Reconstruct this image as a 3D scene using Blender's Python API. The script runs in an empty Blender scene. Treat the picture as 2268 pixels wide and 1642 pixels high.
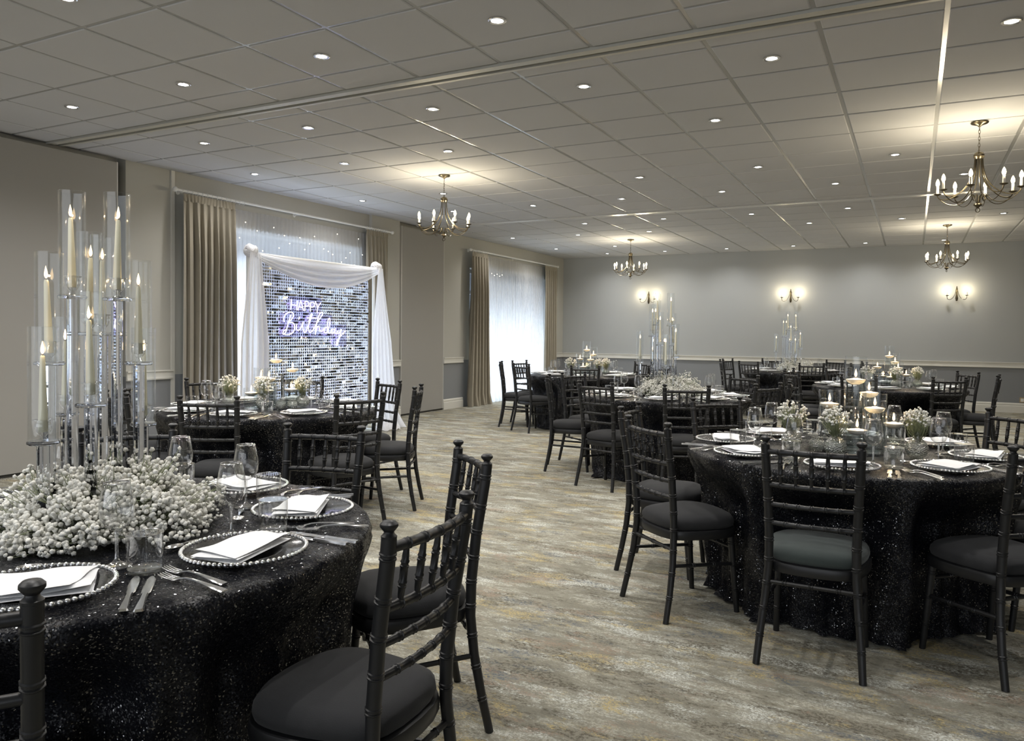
import bpy, math, random
import numpy as np
from math import sin, cos, pi, radians, sqrt
from mathutils import Matrix, Vector
random.seed(7)
rng = np.random.RandomState(5)
S = bpy.context.scene
COL = S.collection

# ------------------------------------------------------------------ camera
CH = 1.276
Rm = np.array([[0.88694281, 0.46177321, 0.00989742],
               [-0.01898209, 0.01503229, 0.99970681],
               [0.46148905 * -1, 0.88687064, -0.0220982]])
cam_d = bpy.data.cameras.new('camera')
cam = bpy.data.objects.new('camera', cam_d)
COL.objects.link(cam)
cam_d.sensor_fit = 'HORIZONTAL'
cam_d.sensor_width = 36.0
cam_d.lens = 1707.73 / 2268 * 36.0
cam_d.shift_y = -(821 - 776.54) / 2268
cam_d.clip_start = 0.05
r_, u_, f_ = Rm
cam.matrix_world = Matrix(((r_[0], u_[0], -f_[0], 0), (r_[1], u_[1], -f_[1], 0), (r_[2], u_[2], -f_[2], CH), (0, 0, 0, 1)))
S.camera = cam

# ------------------------------------------------------------------ exposure, world, large lights
S.view_settings.view_transform = 'Standard'
S.view_settings.look = 'None'
S.view_settings.gamma = 1.0
S.view_settings.exposure = 0.78
S.view_settings.use_curve_mapping = False
cy = S.cycles
cy.use_denoising = True
cy.use_adaptive_sampling = True
cy.adaptive_threshold = 0.03
cy.max_bounces = 9
cy.diffuse_bounces = 3
cy.glossy_bounces = 4
cy.transmission_bounces = 8
cy.transparent_max_bounces = 20
cy.sample_clamp_indirect = 6.0
cy.sample_clamp_direct = 0.0
cy.caustics_reflective = False
cy.caustics_refractive = False

W = bpy.data.worlds.new('world')
S.world = W
W.use_nodes = True
W.node_tree.nodes['Background'].inputs[0].default_value = (0.62, 0.72, 0.9, 1)
W.node_tree.nodes['Background'].inputs[1].default_value = 0.12


def area(name, loc, rot, sx, sy, energy, color):
    d = bpy.data.lights.new(name, 'AREA')
    d.shape = 'RECTANGLE'
    d.size = sx
    d.size_y = sy
    d.energy = energy
    d.color = color
    o = bpy.data.objects.new(name, d)
    o.location = loc
    o.rotation_euler = rot
    COL.objects.link(o)
    return o


# unseen fill light added behind the camera, and the daylight outside the two curtained windows
area('rear_fill_light', (-1.0, -3.4, 1.55), (radians(90), 0, 0), 9.0, 2.2, 60, (0.93, 0.96, 1.0))
area('daylight', (-7.75, 13.25, 0.72), (radians(90), 0, radians(-90)), 3.6, 1.3, 84, (0.80, 0.89, 1.0))
area('daylight', (-7.75, 7.1, 0.95), (radians(90), 0, radians(-90)), 3.2, 1.6, 105, (0.78, 0.87, 1.0))
DOWN_W = 37.0
CHAND_W = 4.6

# ------------------------------------------------------------------ materials
MATS = {}


def newmat(name):
    m = bpy.data.materials.new(name)
    m.use_nodes = True
    nt = m.node_tree
    nt.nodes.clear()
    out = nt.nodes.new('ShaderNodeOutputMaterial')
    MATS[name] = m
    return m, nt, out


def node(nt, t, **kw):
    n = nt.nodes.new(t)
    for k, v in kw.items():
        if k.startswith('i_'):
            key = k[2:]
            n.inputs[int(key) if key.isdigit() else key.replace('_', ' ')].default_value = v
        else:
            setattr(n, k, v)
    return n


def L(nt, a, ao, b, bi):
    nt.links.new(a.outputs[ao], b.inputs[bi])


def c4(c):
    return (c[0], c[1], c[2], 1)


def pbr(name, col, rough=0.5, metal=0.0, var=0.12, scale=8.0, bump=0.0, bscale=60.0, spec=0.5, sheen=0.0, coat=0.0):
    m, nt, out = newmat(name)
    p = node(nt, 'ShaderNodeBsdfPrincipled')
    p.inputs['Roughness'].default_value = rough
    p.inputs['Metallic'].default_value = metal
    p.inputs['Specular IOR Level'].default_value = spec
    if sheen:
        p.inputs['Sheen Weight'].default_value = sheen
    if coat:
        p.inputs['Coat Weight'].default_value = coat
    tc = node(nt, 'ShaderNodeTexCoord')
    nz = node(nt, 'ShaderNodeTexNoise')
    nz.inputs['Scale'].default_value = scale
    nz.inputs['Detail'].default_value = 3
    L(nt, tc, 'Object', nz, 'Vector')
    mx = node(nt, 'ShaderNodeMix', data_type='RGBA')
    mx.inputs[6].default_value = c4([x * (1 - var) for x in col])
    mx.inputs[7].default_value = c4([min(1, x * (1 + var)) for x in col])
    L(nt, nz, 'Fac', mx, 0)
    L(nt, mx, 2, p, 'Base Color')
    if bump:
        n2 = node(nt, 'ShaderNodeTexNoise')
        n2.inputs['Scale'].default_value = bscale
        n2.inputs['Detail'].default_value = 2
        L(nt, tc, 'Object', n2, 'Vector')
        b = node(nt, 'ShaderNodeBump')
        b.inputs['Strength'].default_value = bump
        b.inputs['Distance'].default_value = 0.002
        L(nt, n2, 'Fac', b, 'Height')
        L(nt, b, 'Normal', p, 'Normal')
    L(nt, p, 'BSDF', out, 'Surface')
    return m


pbr('wall_paint', (0.45, 0.445, 0.405), 0.85, var=0.03, scale=1.2, bump=0.15, bscale=180)
pbr('wall_paint_cool', (0.40, 0.415, 0.415), 0.85, var=0.03, scale=1.2, bump=0.15, bscale=180)
pbr('wall_paint_dark', (0.225, 0.235, 0.25), 0.8, var=0.03, scale=1.2, bump=0.15, bscale=180)
pbr('trim_paint', (0.66, 0.65, 0.60), 0.4, var=0.02, scale=3)
pbr('ceiling_tile_paint', (0.505, 0.51, 0.52), 0.95, var=0.02, scale=2, bump=0.2, bscale=260)
pbr('grid_metal', (0.60, 0.595, 0.57), 0.28, var=0.03, scale=5)
pbr('recessed_bar', (0.36, 0.36, 0.35), 0.22, var=0.05, scale=5, spec=0.8)
pbr('track_metal', (0.50, 0.49, 0.44), 0.4, var=0.05, scale=5)
pbr('partition_laminate', (0.33, 0.322, 0.30), 0.6, var=0.02, scale=1.5)
pbr('dark_gap', (0.06, 0.06, 0.055), 0.8)
pbr('black_lacquer', (0.011, 0.0115, 0.0125), 0.40, var=0.15, scale=30, bump=0.05, bscale=90)
pbr('black_velour', (0.019, 0.0195, 0.021), 0.92, var=0.25, scale=9, bump=0.25, bscale=420, sheen=0.06)
pbr('green_black_velour', (0.038, 0.050, 0.047), 0.92, var=0.25, scale=9, bump=0.25, bscale=420, sheen=0.15)
pbr('brass', (0.125, 0.105, 0.07), 0.30, metal=1.0, var=0.2, scale=40)
pbr('chrome', (0.75, 0.75, 0.76), 0.16, metal=1.0, var=0.05, scale=30)
pbr('silver', (0.80, 0.80, 0.80), 0.18, metal=1.0, var=0.05, scale=30)
pbr('white_plastic', (0.75, 0.75, 0.72), 0.35, var=0.02)
pbr('napkin_linen', (0.90, 0.91, 0.92), 0.85, var=0.02, scale=12, bump=0.3, bscale=700, sheen=0.1)
pbr('wax', (0.76, 0.73, 0.55), 0.45, var=0.03, scale=20)
pbr('white_wax', (0.93, 0.89, 0.80), 0.45, var=0.03, scale=20)
pbr('wick', (0.02, 0.015, 0.01), 0.9)
pbr('floret', (0.78, 0.77, 0.71), 0.85, var=0.2, scale=60)
pbr('green_stem', (0.22, 0.25, 0.14), 0.7, var=0.3, scale=40)
pbr('curtain_beige', (0.29, 0.262, 0.205), 0.9, var=0.08, scale=6, bump=0.3, bscale=350, sheen=0.1)
pbr('window_frame', (0.16, 0.17, 0.19), 0.5)
pbr('brass_plate', (0.45, 0.34, 0.2), 0.35, metal=0.8)
pbr('black_stone', (0.02, 0.022, 0.02), 0.25, var=0.4, scale=30)


def emis(name, col, st, sampled=False, see_through=False):
    m, nt, out = newmat(name)
    e = node(nt, 'ShaderNodeEmission')
    e.inputs[0].default_value = c4(col)
    e.inputs[1].default_value = st
    if see_through:
        tr = node(nt, 'ShaderNodeBsdfTransparent')
        ad = node(nt, 'ShaderNodeAddShader')
        L(nt, e, 0, ad, 0)
        L(nt, tr, 0, ad, 1)
        L(nt, ad, 0, out, 'Surface')
    else:
        L(nt, e, 0, out, 'Surface')
    m.cycles.emission_sampling = 'AUTO' if sampled else 'NONE'
    return m


emis('flame', (1.0, 0.66, 0.30), 2.6, see_through=True)
emis('bulb_glow', (1.0, 0.80, 0.46), 3.6, see_through=True)
emis('downlight_glow', (1.0, 0.97, 0.93), 9.0)
emis('neon_tube', (0.78, 0.70, 1.0), 2.2, True)
emis('fairy_glow', (1.0, 0.85, 0.6), 6.0)


def thin_glass(name, tint=(0.985, 0.99, 0.99), base=0.03, rough=0.015, k=0.9, bump=0.0, power=5.0):
    """clear blown glass: see-through face on, mirror-like at grazing angles"""
    m, nt, out = newmat(name)
    tr = node(nt, 'ShaderNodeBsdfTransparent')
    tr.inputs[0].default_value = c4(tint)
    gl = node(nt, 'ShaderNodeBsdfGlossy')
    gl.inputs['Roughness'].default_value = rough
    gl.inputs['Color'].default_value = (1, 1, 1, 1)
    lw = node(nt, 'ShaderNodeLayerWeight')
    lw.inputs['Blend'].default_value = 0.5
    pw = node(nt, 'ShaderNodeMath', operation='POWER')
    L(nt, lw, 'Facing', pw, 0)
    pw.inputs[1].default_value = power
    ml = node(nt, 'ShaderNodeMath', operation='MULTIPLY_ADD')
    L(nt, pw, 0, ml, 0)
    ml.inputs[1].default_value = k
    ml.inputs[2].default_value = base
    mix = node(nt, 'ShaderNodeMixShader')
    L(nt, ml, 0, mix, 0)
    L(nt, tr, 0, mix, 1)
    L(nt, gl, 0, mix, 2)
    if bump:
        tc = node(nt, 'ShaderNodeTexCoord')
        v = node(nt, 'ShaderNodeTexVoronoi')
        v.inputs['Scale'].default_value = 170
        L(nt, tc, 'Object', v, 'Vector')
        b = node(nt, 'ShaderNodeBump')
        b.inputs['Strength'].default_value = bump
        b.inputs['Distance'].default_value = 0.004
        L(nt, v, 'Distance', b, 'Height')
        L(nt, b, 'Normal', gl, 'Normal')
        L(nt, b, 'Normal', lw, 'Normal')
    L(nt, mix, 0, out, 'Surface')
    return m


thin_glass('clear_glass')
thin_glass('tube_glass', base=0.035, k=0.85, power=5.0)
thin_glass('charger_glass', tint=(0.80, 0.80, 0.80), base=0.10, rough=0.08, k=0.7)
thin_glass('window_glass', tint=(0.9, 0.93, 0.95))
thin_glass('cut_glass', tint=(0.88, 0.90, 0.88), base=0.30, rough=0.1, k=0.7, bump=1.0)
thin_glass('acrylic', tint=(0.86, 0.84, 0.97), base=0.05)
thin_glass('water', tint=(0.90, 0.92, 0.92), base=0.03, k=0.5)


def crystal(name):
    m, nt, out = newmat(name)
    g = node(nt, 'ShaderNodeBsdfGlass')
    g.inputs['IOR'].default_value = 1.5
    g.inputs['Roughness'].default_value = 0.0
    g.inputs['Color'].default_value = (0.97, 0.98, 1.0, 1)
    L(nt, g, 0, out, 'Surface')


crystal('crystal')
thin_glass('goblet_glass', base=0.085, k=0.9, power=2.0)
thin_glass('stem_glass', base=0.22, k=0.78, power=1.8, rough=0.05)


def sheer(name, col, transp, transl=0.6):
    m, nt, out = newmat(name)
    d = node(nt, 'ShaderNodeBsdfDiffuse')
    d.inputs[0].default_value = c4(col)
    t = node(nt, 'ShaderNodeBsdfTranslucent')
    t.inputs[0].default_value = c4(col)
    a = node(nt, 'ShaderNodeMixShader')
    a.inputs[0].default_value = transl
    L(nt, d, 0, a, 1)
    L(nt, t, 0, a, 2)
    tr = node(nt, 'ShaderNodeBsdfTransparent')
    b = node(nt, 'ShaderNodeMixShader')
    tc = node(nt, 'ShaderNodeTexCoord')
    nz = node(nt, 'ShaderNodeTexNoise')
    nz.inputs['Scale'].default_value = 25
    L(nt, tc, 'Object', nz, 'Vector')
    mr = node(nt, 'ShaderNodeMapRange')
    mr.inputs['To Min'].default_value = transp * 0.8
    mr.inputs['To Max'].default_value = min(1, transp * 1.2)
    L(nt, nz, 'Fac', mr, 'Value')
    L(nt, mr, 0, b, 0)
    L(nt, a, 0, b, 1)
    L(nt, tr, 0, b, 2)
    L(nt, b, 0, out, 'Surface')


sheer('sheer_voile', (0.84, 0.84, 0.85), 0.2, 0.7)
sheer('chiffon', (0.93, 0.93, 0.95), 0.15, 0.45)
sheer('backdrop_board', (0.88, 0.91, 1.0), 0.10, 0.8)


def sequin_cloth(name, scale):
    m, nt, out = newmat(name)
    tc = node(nt, 'ShaderNodeTexCoord')
    v = node(nt, 'ShaderNodeTexVoronoi')
    v.inputs['Scale'].default_value = scale
    L(nt, tc, 'Object', v, 'Vector')
    geo = node(nt, 'ShaderNodeNewGeometry')
    s = node(nt, 'ShaderNodeVectorMath', operation='SUBTRACT')
    L(nt, v, 'Color', s, 0)
    s.inputs[1].default_value = (0.5, 0.5, 0.5)
    k = node(nt, 'ShaderNodeVectorMath', operation='SCALE')
    L(nt, s, 0, k, 0)
    k.inputs['Scale'].default_value = 0.95
    ad = node(nt, 'ShaderNodeVectorMath', operation='ADD')
    L(nt, geo, 'Normal', ad, 0)
    L(nt, k, 0, ad, 1)
    no = node(nt, 'ShaderNodeVectorMath', operation='NORMALIZE')
    L(nt, ad, 0, no, 0)
    p = node(nt, 'ShaderNodeBsdfPrincipled')
    # most sequins lie dull, a few per hundred are turned bright side out
    sp = node(nt, 'ShaderNodeSeparateColor')
    L(nt, v, 'Color', sp, 0)
    gt = node(nt, 'ShaderNodeMath', operation='GREATER_THAN')
    L(nt, sp, 0, gt, 0)
    gt.inputs[1].default_value = 0.90
    nz = node(nt, 'ShaderNodeTexNoise')
    nz.inputs['Scale'].default_value = 9
    nz.inputs['Detail'].default_value = 5
    L(nt, tc, 'Object', nz, 'Vector')
    mr = node(nt, 'ShaderNodeMapRange')
    mr.inputs['From Min'].default_value = 0.38
    mr.inputs['From Max'].default_value = 0.68
    mr.inputs['To Min'].default_value = 0.03
    mr.inputs['To Max'].default_value = 0.40
    L(nt, nz, 'Fac', mr, 'Value')
    sm = node(nt, 'ShaderNodeMath', operation='MULTIPLY_ADD')
    L(nt, gt, 0, sm, 0)
    sm.inputs[1].default_value = 2.0
    L(nt, mr, 0, sm, 2)
    L(nt, sm, 0, p, 'Specular IOR Level')
    rr = node(nt, 'ShaderNodeMapRange')
    L(nt, gt, 0, rr, 'Value')
    rr.inputs['To Min'].default_value = 0.34
    rr.inputs['To Max'].default_value = 0.11
    L(nt, rr, 0, p, 'Roughness')
    p.inputs['Base Color'].default_value = (0.007, 0.0075, 0.010, 1)
    L(nt, no, 0, p, 'Normal')
    L(nt, p, 0, out, 'Surface')


sequin_cloth('sequin_cloth', 300)

# carpet
m, nt, out = newmat('carpet')
p = node(nt, 'ShaderNodeBsdfPrincipled')
p.inputs['Roughness'].default_value = 0.95
p.inputs['Specular IOR Level'].default_value = 0.1
tc = node(nt, 'ShaderNodeTexCoord')


def streak(sx, sy, scale, detail, off, rough=0.65):
    mp = node(nt, 'ShaderNodeMapping')
    mp.inputs['Scale'].default_value = (sx, sy, 1)
    mp.inputs['Location'].default_value = (off, off * 1.7, 0)
    mp.inputs['Rotation'].default_value = (0, 0, radians(6))
    L(nt, tc, 'Object', mp, 'Vector')
    n = node(nt, 'ShaderNodeTexNoise')
    n.inputs['Scale'].default_value = scale
    n.inputs['Detail'].default_value = detail
    n.inputs['Roughness'].default_value = rough
    n.inputs['Distortion'].default_value = 0.15 if scale < 10 else 0.0
    L(nt, mp, 0, n, 'Vector')
    return n


def ramp(n, a, b):
    r = node(nt, 'ShaderNodeMapRange', interpolation_type='SMOOTHSTEP')
    r.inputs['From Min'].default_value = a
    r.inputs['From Max'].default_value = b
    L(nt, n, 0 if n.bl_idname != 'ShaderNodeTexNoise' else 'Fac', r, 'Value')
    return r


def mixc(prev, fac, col):
    x = node(nt, 'ShaderNodeMix', data_type='RGBA')
    L(nt, fac, 0, x, 0)
    if isinstance(prev, tuple):
        x.inputs[6].default_value = c4(prev)
    else:
        L(nt, prev, 2, x, 6)
    x.inputs[7].default_value = c4(col)
    return x


def mulf(a, b):
    x = node(nt, 'ShaderNodeMath', operation='MULTIPLY')
    L(nt, a, 0, x, 0)
    if isinstance(b, float):
        x.inputs[1].default_value = b
    else:
        L(nt, b, 0, x, 1)
    return x


grain = ramp(streak(1, 1.3, 58, 5, 3.1, 0.8), 0.44, 0.56)
grain2 = ramp(streak(1, 1.4, 95, 4, 7.7, 0.8), 0.45, 0.55)
c = mixc((0.265, 0.252, 0.20), mulf(ramp(streak(0.8, 1.9, 3.6, 10, 1.0, .78), 0.42, 0.60), grain), (0.54, 0.52, 0.43))
c = mixc(c, mulf(ramp(streak(0.75, 1.9, 3.0, 11, 9.0, 0.78), 0.49, 0.60), mulf(grain2, 0.95)), (0.74, 0.76, 0.70))
c = mixc(c, mulf(ramp(streak(0.7, 2.0, 3.2, 11, 21.0, 0.78), 0.485, 0.57), mulf(grain, 1.0)), (0.13, 0.115, 0.085))
c = mixc(c, mulf(ramp(streak(0.8, 1.9, 2.3, 11, 33.0, 0.78), 0.525, 0.60), mulf(grain2, 1.0)), (0.54, 0.43, 0.20))
c = mixc(c, mulf(ramp(streak(0.7, 2.1, 2.5, 11, 47.0, 0.78), 0.54, 0.62), mulf(grain, 1.0)), (0.125, 0.145, 0.17))
c = mixc(c, mulf(ramp(streak(0.8, 1.9, 3.0, 11, 63.0, 0.78), 0.54, 0.62), mulf(grain2, 0.8)), (0.36, 0.25, 0.18))
c = mixc(c, mulf(ramp(streak(1, 1.2, 130, 3, 77.0, .8), .45, .55), mulf(grain, 0.40)), (0.15, 0.14, 0.12))
L(nt, c, 2, p, 'Base Color')
bn = node(nt, 'ShaderNodeBump')
bn.inputs['Strength'].default_value = 0.4
bn.inputs['Distance'].default_value = 0.004
L(nt, grain2, 0, bn, 'Height')
L(nt, bn, 0, p, 'Normal')
L(nt, p, 0, out, 'Surface')


# ------------------------------------------------------------------ mesh helpers
class MB:
    def __init__(s):
        s.v = []
        s.f = []
        s.mi = []
        s.cur = 0

    def add(s, vs, fs):
        o = len(s.v)
        s.v.extend(vs)
        s.f.extend([tuple(i + o for i in f) for f in fs])
        s.mi.extend([s.cur] * len(fs))

    def box(s, x0, x1, y0, y1, z0, z1):
        s.add([(x0, y0, z0), (x1, y0, z0), (x1, y1, z0), (x0, y1, z0), (x0, y0, z1), (x1, y0, z1), (x1, y1, z1), (x0, y1, z1)],
              [(0, 3, 2, 1), (4, 5, 6, 7), (0, 1, 5, 4), (1, 2, 6, 5), (2, 3, 7, 6), (3, 0, 4, 7)])

    def lathe(s, prof, n=24, c=(0, 0, 0), closed=False, mat=None):
        vs = []
        fs = []
        m = len(prof)
        for i in range(n):
            a = 2 * pi * i / n
            for r, z in prof:
                p = Vector((r * cos(a), r * sin(a), z))
                if mat:
                    p = mat @ p
                vs.append((p[0] + c[0], p[1] + c[1], p[2] + c[2]))
        for i in range(n):
            j = (i + 1) % n
            for k in range(m if closed else m - 1):
                l = (k + 1) % m
                fs.append((i * m + k, j * m + k, j * m + l, i * m + l))
        if not closed:
            if prof[0][0] > 1e-6:
                fs.append(tuple(i * m for i in range(n))[::-1])
            if prof[-1][0] > 1e-6:
                fs.append(tuple(i * m + m - 1 for i in range(n)))
        s.add(vs, fs)

    def tube(s, pts, rad, n=10, closed=False, ref=(0.13, 0.21, 0.97)):
        P = [Vector(p) for p in pts]
        if not isinstance(rad, (list, tuple)):
            rad = [rad] * len(P)
        vs = []
        N = len(P)
        up = None
        for i in range(N):
            if closed:
                t = P[(i + 1) % N] - P[i - 1]
            else:
                t = P[min(i + 1, N - 1)] - P[max(i - 1, 0)]
            if t.length < 1e-9:
                t = Vector((0, 0, 1))
            t.normalize()
            if up is None:
                rf = Vector(ref)
                if abs(t.dot(rf)) > 0.95:
                    rf = Vector((1, 0, 0))
                up = (rf - t * rf.dot(t)).normalized()
            else:
                up = (up - t * up.dot(t)).normalized()
            w = t.cross(up)
            for k in range(n):
                a = 2 * pi * k / n
                q = P[i] + (up * cos(a) + w * sin(a)) * rad[i]
                vs.append(tuple(q))
        fs = []
        for i in range(N if closed else N - 1):
            j = (i + 1) % N
            for k in range(n):
                l = (k + 1) % n
                fs.append((i * n + k, i * n + l, j * n + l, j * n + k))
        if not closed:
            fs.append(tuple(range(n))[::-1])
            fs.append(tuple((N - 1) * n + k for k in range(n)))
        s.add(vs, fs)

    def ball(s, c, r, n=10, m=6, sz=1.0):
        prof = [(max(0.0, r * sin(pi * k / m)), -r * sz * cos(pi * k / m)) for k in range(m + 1)]
        s.lathe(prof, n, c)

    def mesh(s, name, mats, smooth=True, sharp=0.7):
        me = bpy.data.meshes.new(name)
        me.from_pydata(s.v, [], s.f)
        if mats == 'crystal':
            import bmesh
            bm = bmesh.new()
            bm.from_mesh(me)
            bmesh.ops.remove_doubles(bm, verts=bm.verts, dist=1e-5)
            bmesh.ops.recalc_face_normals(bm, faces=bm.faces)
            bm.to_mesh(me)
            bm.free()
        if not isinstance(mats, (list, tuple)):
            mats = [mats]
        for m_ in mats:
            me.materials.append(MATS[m_])
        if len(mats) > 1:
            me.polygons.foreach_set('material_index', s.mi)
        if smooth:
            me.polygons.foreach_set('use_smooth', [True] * len(me.polygons))
            if sharp:
                me.set_sharp_from_angle(angle=sharp)
        me.update()
        return me


def link(name, me, parent=None, loc=None, rotz=None, kind=None):
    o = bpy.data.objects.new(name, me)
    COL.objects.link(o)
    if parent is not None:
        o.parent = parent
    if loc is not None:
        o.location = loc
    if rotz is not None:
        o.rotation_euler = (0, 0, rotz)
    if kind:
        o['kind'] = kind
    return o


def obj(name, mb, mats, parent=None, smooth=True, sharp=0.7, loc=None, rotz=None, kind=None):
    return link(name, mb.mesh(name, mats, smooth, sharp), parent, loc, rotz, kind)


def tag(o, label, cat, group=None):
    o['label'] = label
    o['category'] = cat
    if group:
        o['group'] = group
    return o


def thing(name, label, cat, loc=(0, 0, 0), rotz=0, group=None):
    o = bpy.data.objects.new(name, None)
    COL.objects.link(o)
    o.empty_display_size = 0.1
    o.location = loc
    o.rotation_euler = (0, 0, rotz)
    return tag(o, label, cat, group)


def dup(root, loc, rotz, label, group=None, scale=None):
    r = root.copy()
    COL.objects.link(r)
    r.location = loc
    r.rotation_euler = (0, 0, rotz)
    if scale:
        r.scale = scale
    r['label'] = label
    if group:
        r['group'] = group
    for ch in list(root.children):
        c_ = ch.copy()
        COL.objects.link(c_)
        c_.parent = r
        for g in list(ch.children):
            d = g.copy()
            COL.objects.link(d)
            d.parent = c_
    return r


class Proto:
    """first use moves the source itself, later uses copy it"""

    def __init__(s, root):
        s.root = root
        s.used = False

    def place(s, loc, rotz, label, group):
        if not s.used:
            s.used = True
            s.root.location = loc
            s.root.rotation_euler = (0, 0, rotz)
            s.root['label'] = label
            s.root['group'] = group
            return s.root
        return dup(s.root, loc, rotz, label, group)


# ------------------------------------------------------------------ room
XL, XR, YB, YF, ZC = -6.893, 6.2, 15.674, -3.8, 2.937
DZ0, DZ1 = 0.765, 0.862

b = MB()
b.box(XL - 0.9, XR + 0.2, YF, YB + 0.2, -0.12, 0)
obj('floor', b, 'carpet', smooth=False, kind='structure')

b = MB()
b.box(XL - 0.3, XR + 0.2, YF, YB + 0.2, 2.965, 3.10)
ceiling = obj('ceiling', b, 'ceiling_tile_paint', smooth=False, kind='structure')

# left (window) wall: two tones, pockets for the folding partitions, two window openings
WIN = [(5.75, 8.60), (11.62, 14.88)]
b = MB()
for y0, y1 in [(YF, 4.99)]:
    b.box(-7.25, -7.02, y0, y1, 0, 2.965)
b.box(-7.25, -7.02, 9.48, 10.78, 0, 2.965)


def wallseg(b, y0, y1, x=XL):
    b.cur = 0
    b.box(-7.25, x, y0, y1, 0.81, 2.965)
    b.cur = 1
    b.box(-7.25, x, y0, y1, 0, 0.81)
    b.cur = 0


wallseg(b, 4.99, WIN[0][0])
b.box(-7.25, XL, WIN[0][0], WIN[0][1], 2.42, 2.965)
wallseg(b, WIN[0][1], 8.81)
wallseg(b, 8.81, 9.48, XL + 0.05)
wallseg(b, 10.78, WIN[1][0])
b.box(-7.25, XL, WIN[1][0], WIN[1][1], 2.42, 2.965)
wallseg(b, WIN[1][1], YB + 0.2)
obj('wall_left', b, ['wall_paint', 'wall_paint_dark'], smooth=False, kind='structure')

b = MB()
b.cur = 0
b.box(XL - 0.35, XR + 0.2, YB, YB + 0.2, 0.81, 2.965)
b.cur = 1
b.box(XL - 0.35, XR + 0.2, YB, YB + 0.2, 0, 0.81)
obj('wall_back', b, ['wall_paint_cool', 'wall_paint_dark'], smooth=False, kind='structure')
b = MB()
b.cur = 0
b.box(XR, XR + 0.2, YF, YB, 0.81, 2.965)
b.cur = 1
b.box(XR, XR + 0.2, YF, YB, 0, 0.81)
obj('wall_right', b, ['wall_paint_cool', 'wall_paint_dark'], smooth=False, kind='structure')


def profile_run(name, segs, prof, mat):
    """prof: (depth, z) outline pushed along each wall run; seg = ('x'|'y', wall plane, a, b, sign)"""
    b = MB()
    for ax, w, a, c_, sg in segs:
        vs = []
        for t in (a, c_):
            for d, z in prof:
                vs.append((w + sg * d, t, z) if ax == 'y' else (t, w + sg * d, z))
        n = len(prof)
        fs = [tuple(range(n)), tuple(range(2 * n - 1, n - 1, -1))]
        for k in range(n):
            l = (k + 1) % n
            fs.append((k, k + n, l + n, l))
        b.add(vs, fs)
    return obj(name, b, mat, smooth=False, kind='structure')


dado = [(0, DZ0), (0.022, DZ0), (0.026, DZ0 + .012), (0.022, DZ0 + .03), (0.022, DZ1 - .02), (0.034, DZ1 - .012), (0.034, DZ1), (0, DZ1)]
skirt = [(0, 0), (0.022, 0), (0.022, 0.115), (0.016, 0.122), (0.018, 0.15), (0.010, 0.168), (0, 0.17)]
lsegs = [('y', XL, 4.99, 5.52, 1), ('y', XL + .05, 8.81, 9.50, 1), ('y', XL, 10.78, 11.40, 1), ('y', XL, 15.06, YB, 1)]
profile_run('trim_1', lsegs, dado, 'trim_paint')
profile_run('trim_2', [('x', YB, XL, XR, -1)], dado, 'trim_paint')
profile_run('baseboard_left', lsegs, skirt, 'trim_paint')
profile_run('baseboard_back', [('x', YB, XL, XR, -1)], skirt, 'trim_paint')
profile_run('trim_3', [('y', XR, YF, YB, -1)], dado, 'trim_paint')
profile_run('baseboard_right', [('y', XR, YF, YB, -1)], skirt, 'trim_paint')
# white vertical cover strip beside the first curtain
b = MB()
b.box(XL, XL + 0.018, 5.505, 5.545, 0.0, 2.937)
obj('trim_4', b, 'trim_paint', smooth=False, kind='structure')

# windows behind the voile
for i, (y0, y1) in enumerate(WIN):
    b = MB()
    b.box(-7.16, -7.10, y0, y0 + .07, 0, 2.42)
    b.box(-7.16, -7.10, y1 - .07, y1, 0, 2.42)
    b.box(-7.16, -7.10, y0, y1, 2.35, 2.42)
    b.box(-7.16, -7.10, y0, y1, 0.0, 0.08)
    b.box(-7.165, -7.095, y0, y1, 1.98, 2.04)
    w = obj('window_%d' % (i + 1), b, 'window_frame', smooth=False, kind='structure')
    n = 6
    for k in range(1, n):
        y = y0 + (y1 - y0) * k / n
        bb = MB()
        bb.box(-7.15, -7.11, y - .035, y + .035, 0.08, 2.35)
        obj('mullion', bb, 'window_frame', w, smooth=False)
    for k in range(n):
        ya = y0 + (y1 - y0) * k / n + .036
        yb = y0 + (y1 - y0) * (k + 1) / n - .036
        bb = MB()
        bb.box(-7.133, -7.127, ya, yb, 0.085, 1.975)
        obj('pane', bb, 'window_glass', w, smooth=False)
        bb = MB()
        bb.box(-7.133, -7.127, ya, yb, 2.045, 2.345)
        obj('pane', bb, 'window_glass', w, smooth=False)

# ceiling: lay-in tiles, bars, two partition tracks
GX0, GXP, GY0, GYP = -2.2885, 0.6026, 4.5053, 0.5973
xl = [XL] + [GX0 + GXP * i for i in range(-7, 15) if XL + .05 < GX0 + GXP * i < XR - .05] + [XR]
ylines = [YF] + [2.706 - .597 * k for k in range(10, 0, -1) if 2.706 - .597 * k > YF + .05] + [2.706, 3.303, 3.908, 4.205]
ylines2 = [4.345] + [GY0 + GYP * j for j in range(0, 10)] + [10.10]
ylines3 = [10.27] + [GY0 + GYP * j for j in range(10, 19)] + [YB]
tiles = []
for ys in (ylines, ylines2, ylines3):
    for y0, y1 in zip(ys[:-1], ys[1:]):
        for x0, x1 in zip(xl[:-1], xl[1:]):
            tiles.append((x0, x1, y0, y1))


def cam_depth(x, y):
    return f_[0] * x + f_[1] * y


def cam_px(x, y, z):
    q = Rm @ np.array([x, y, z - CH])
    if q[2] < 0.2:
        return None
    return 1134 + 1707.73 * q[0] / q[2], 776.54 - 1707.73 * q[1] / q[2]


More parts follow.
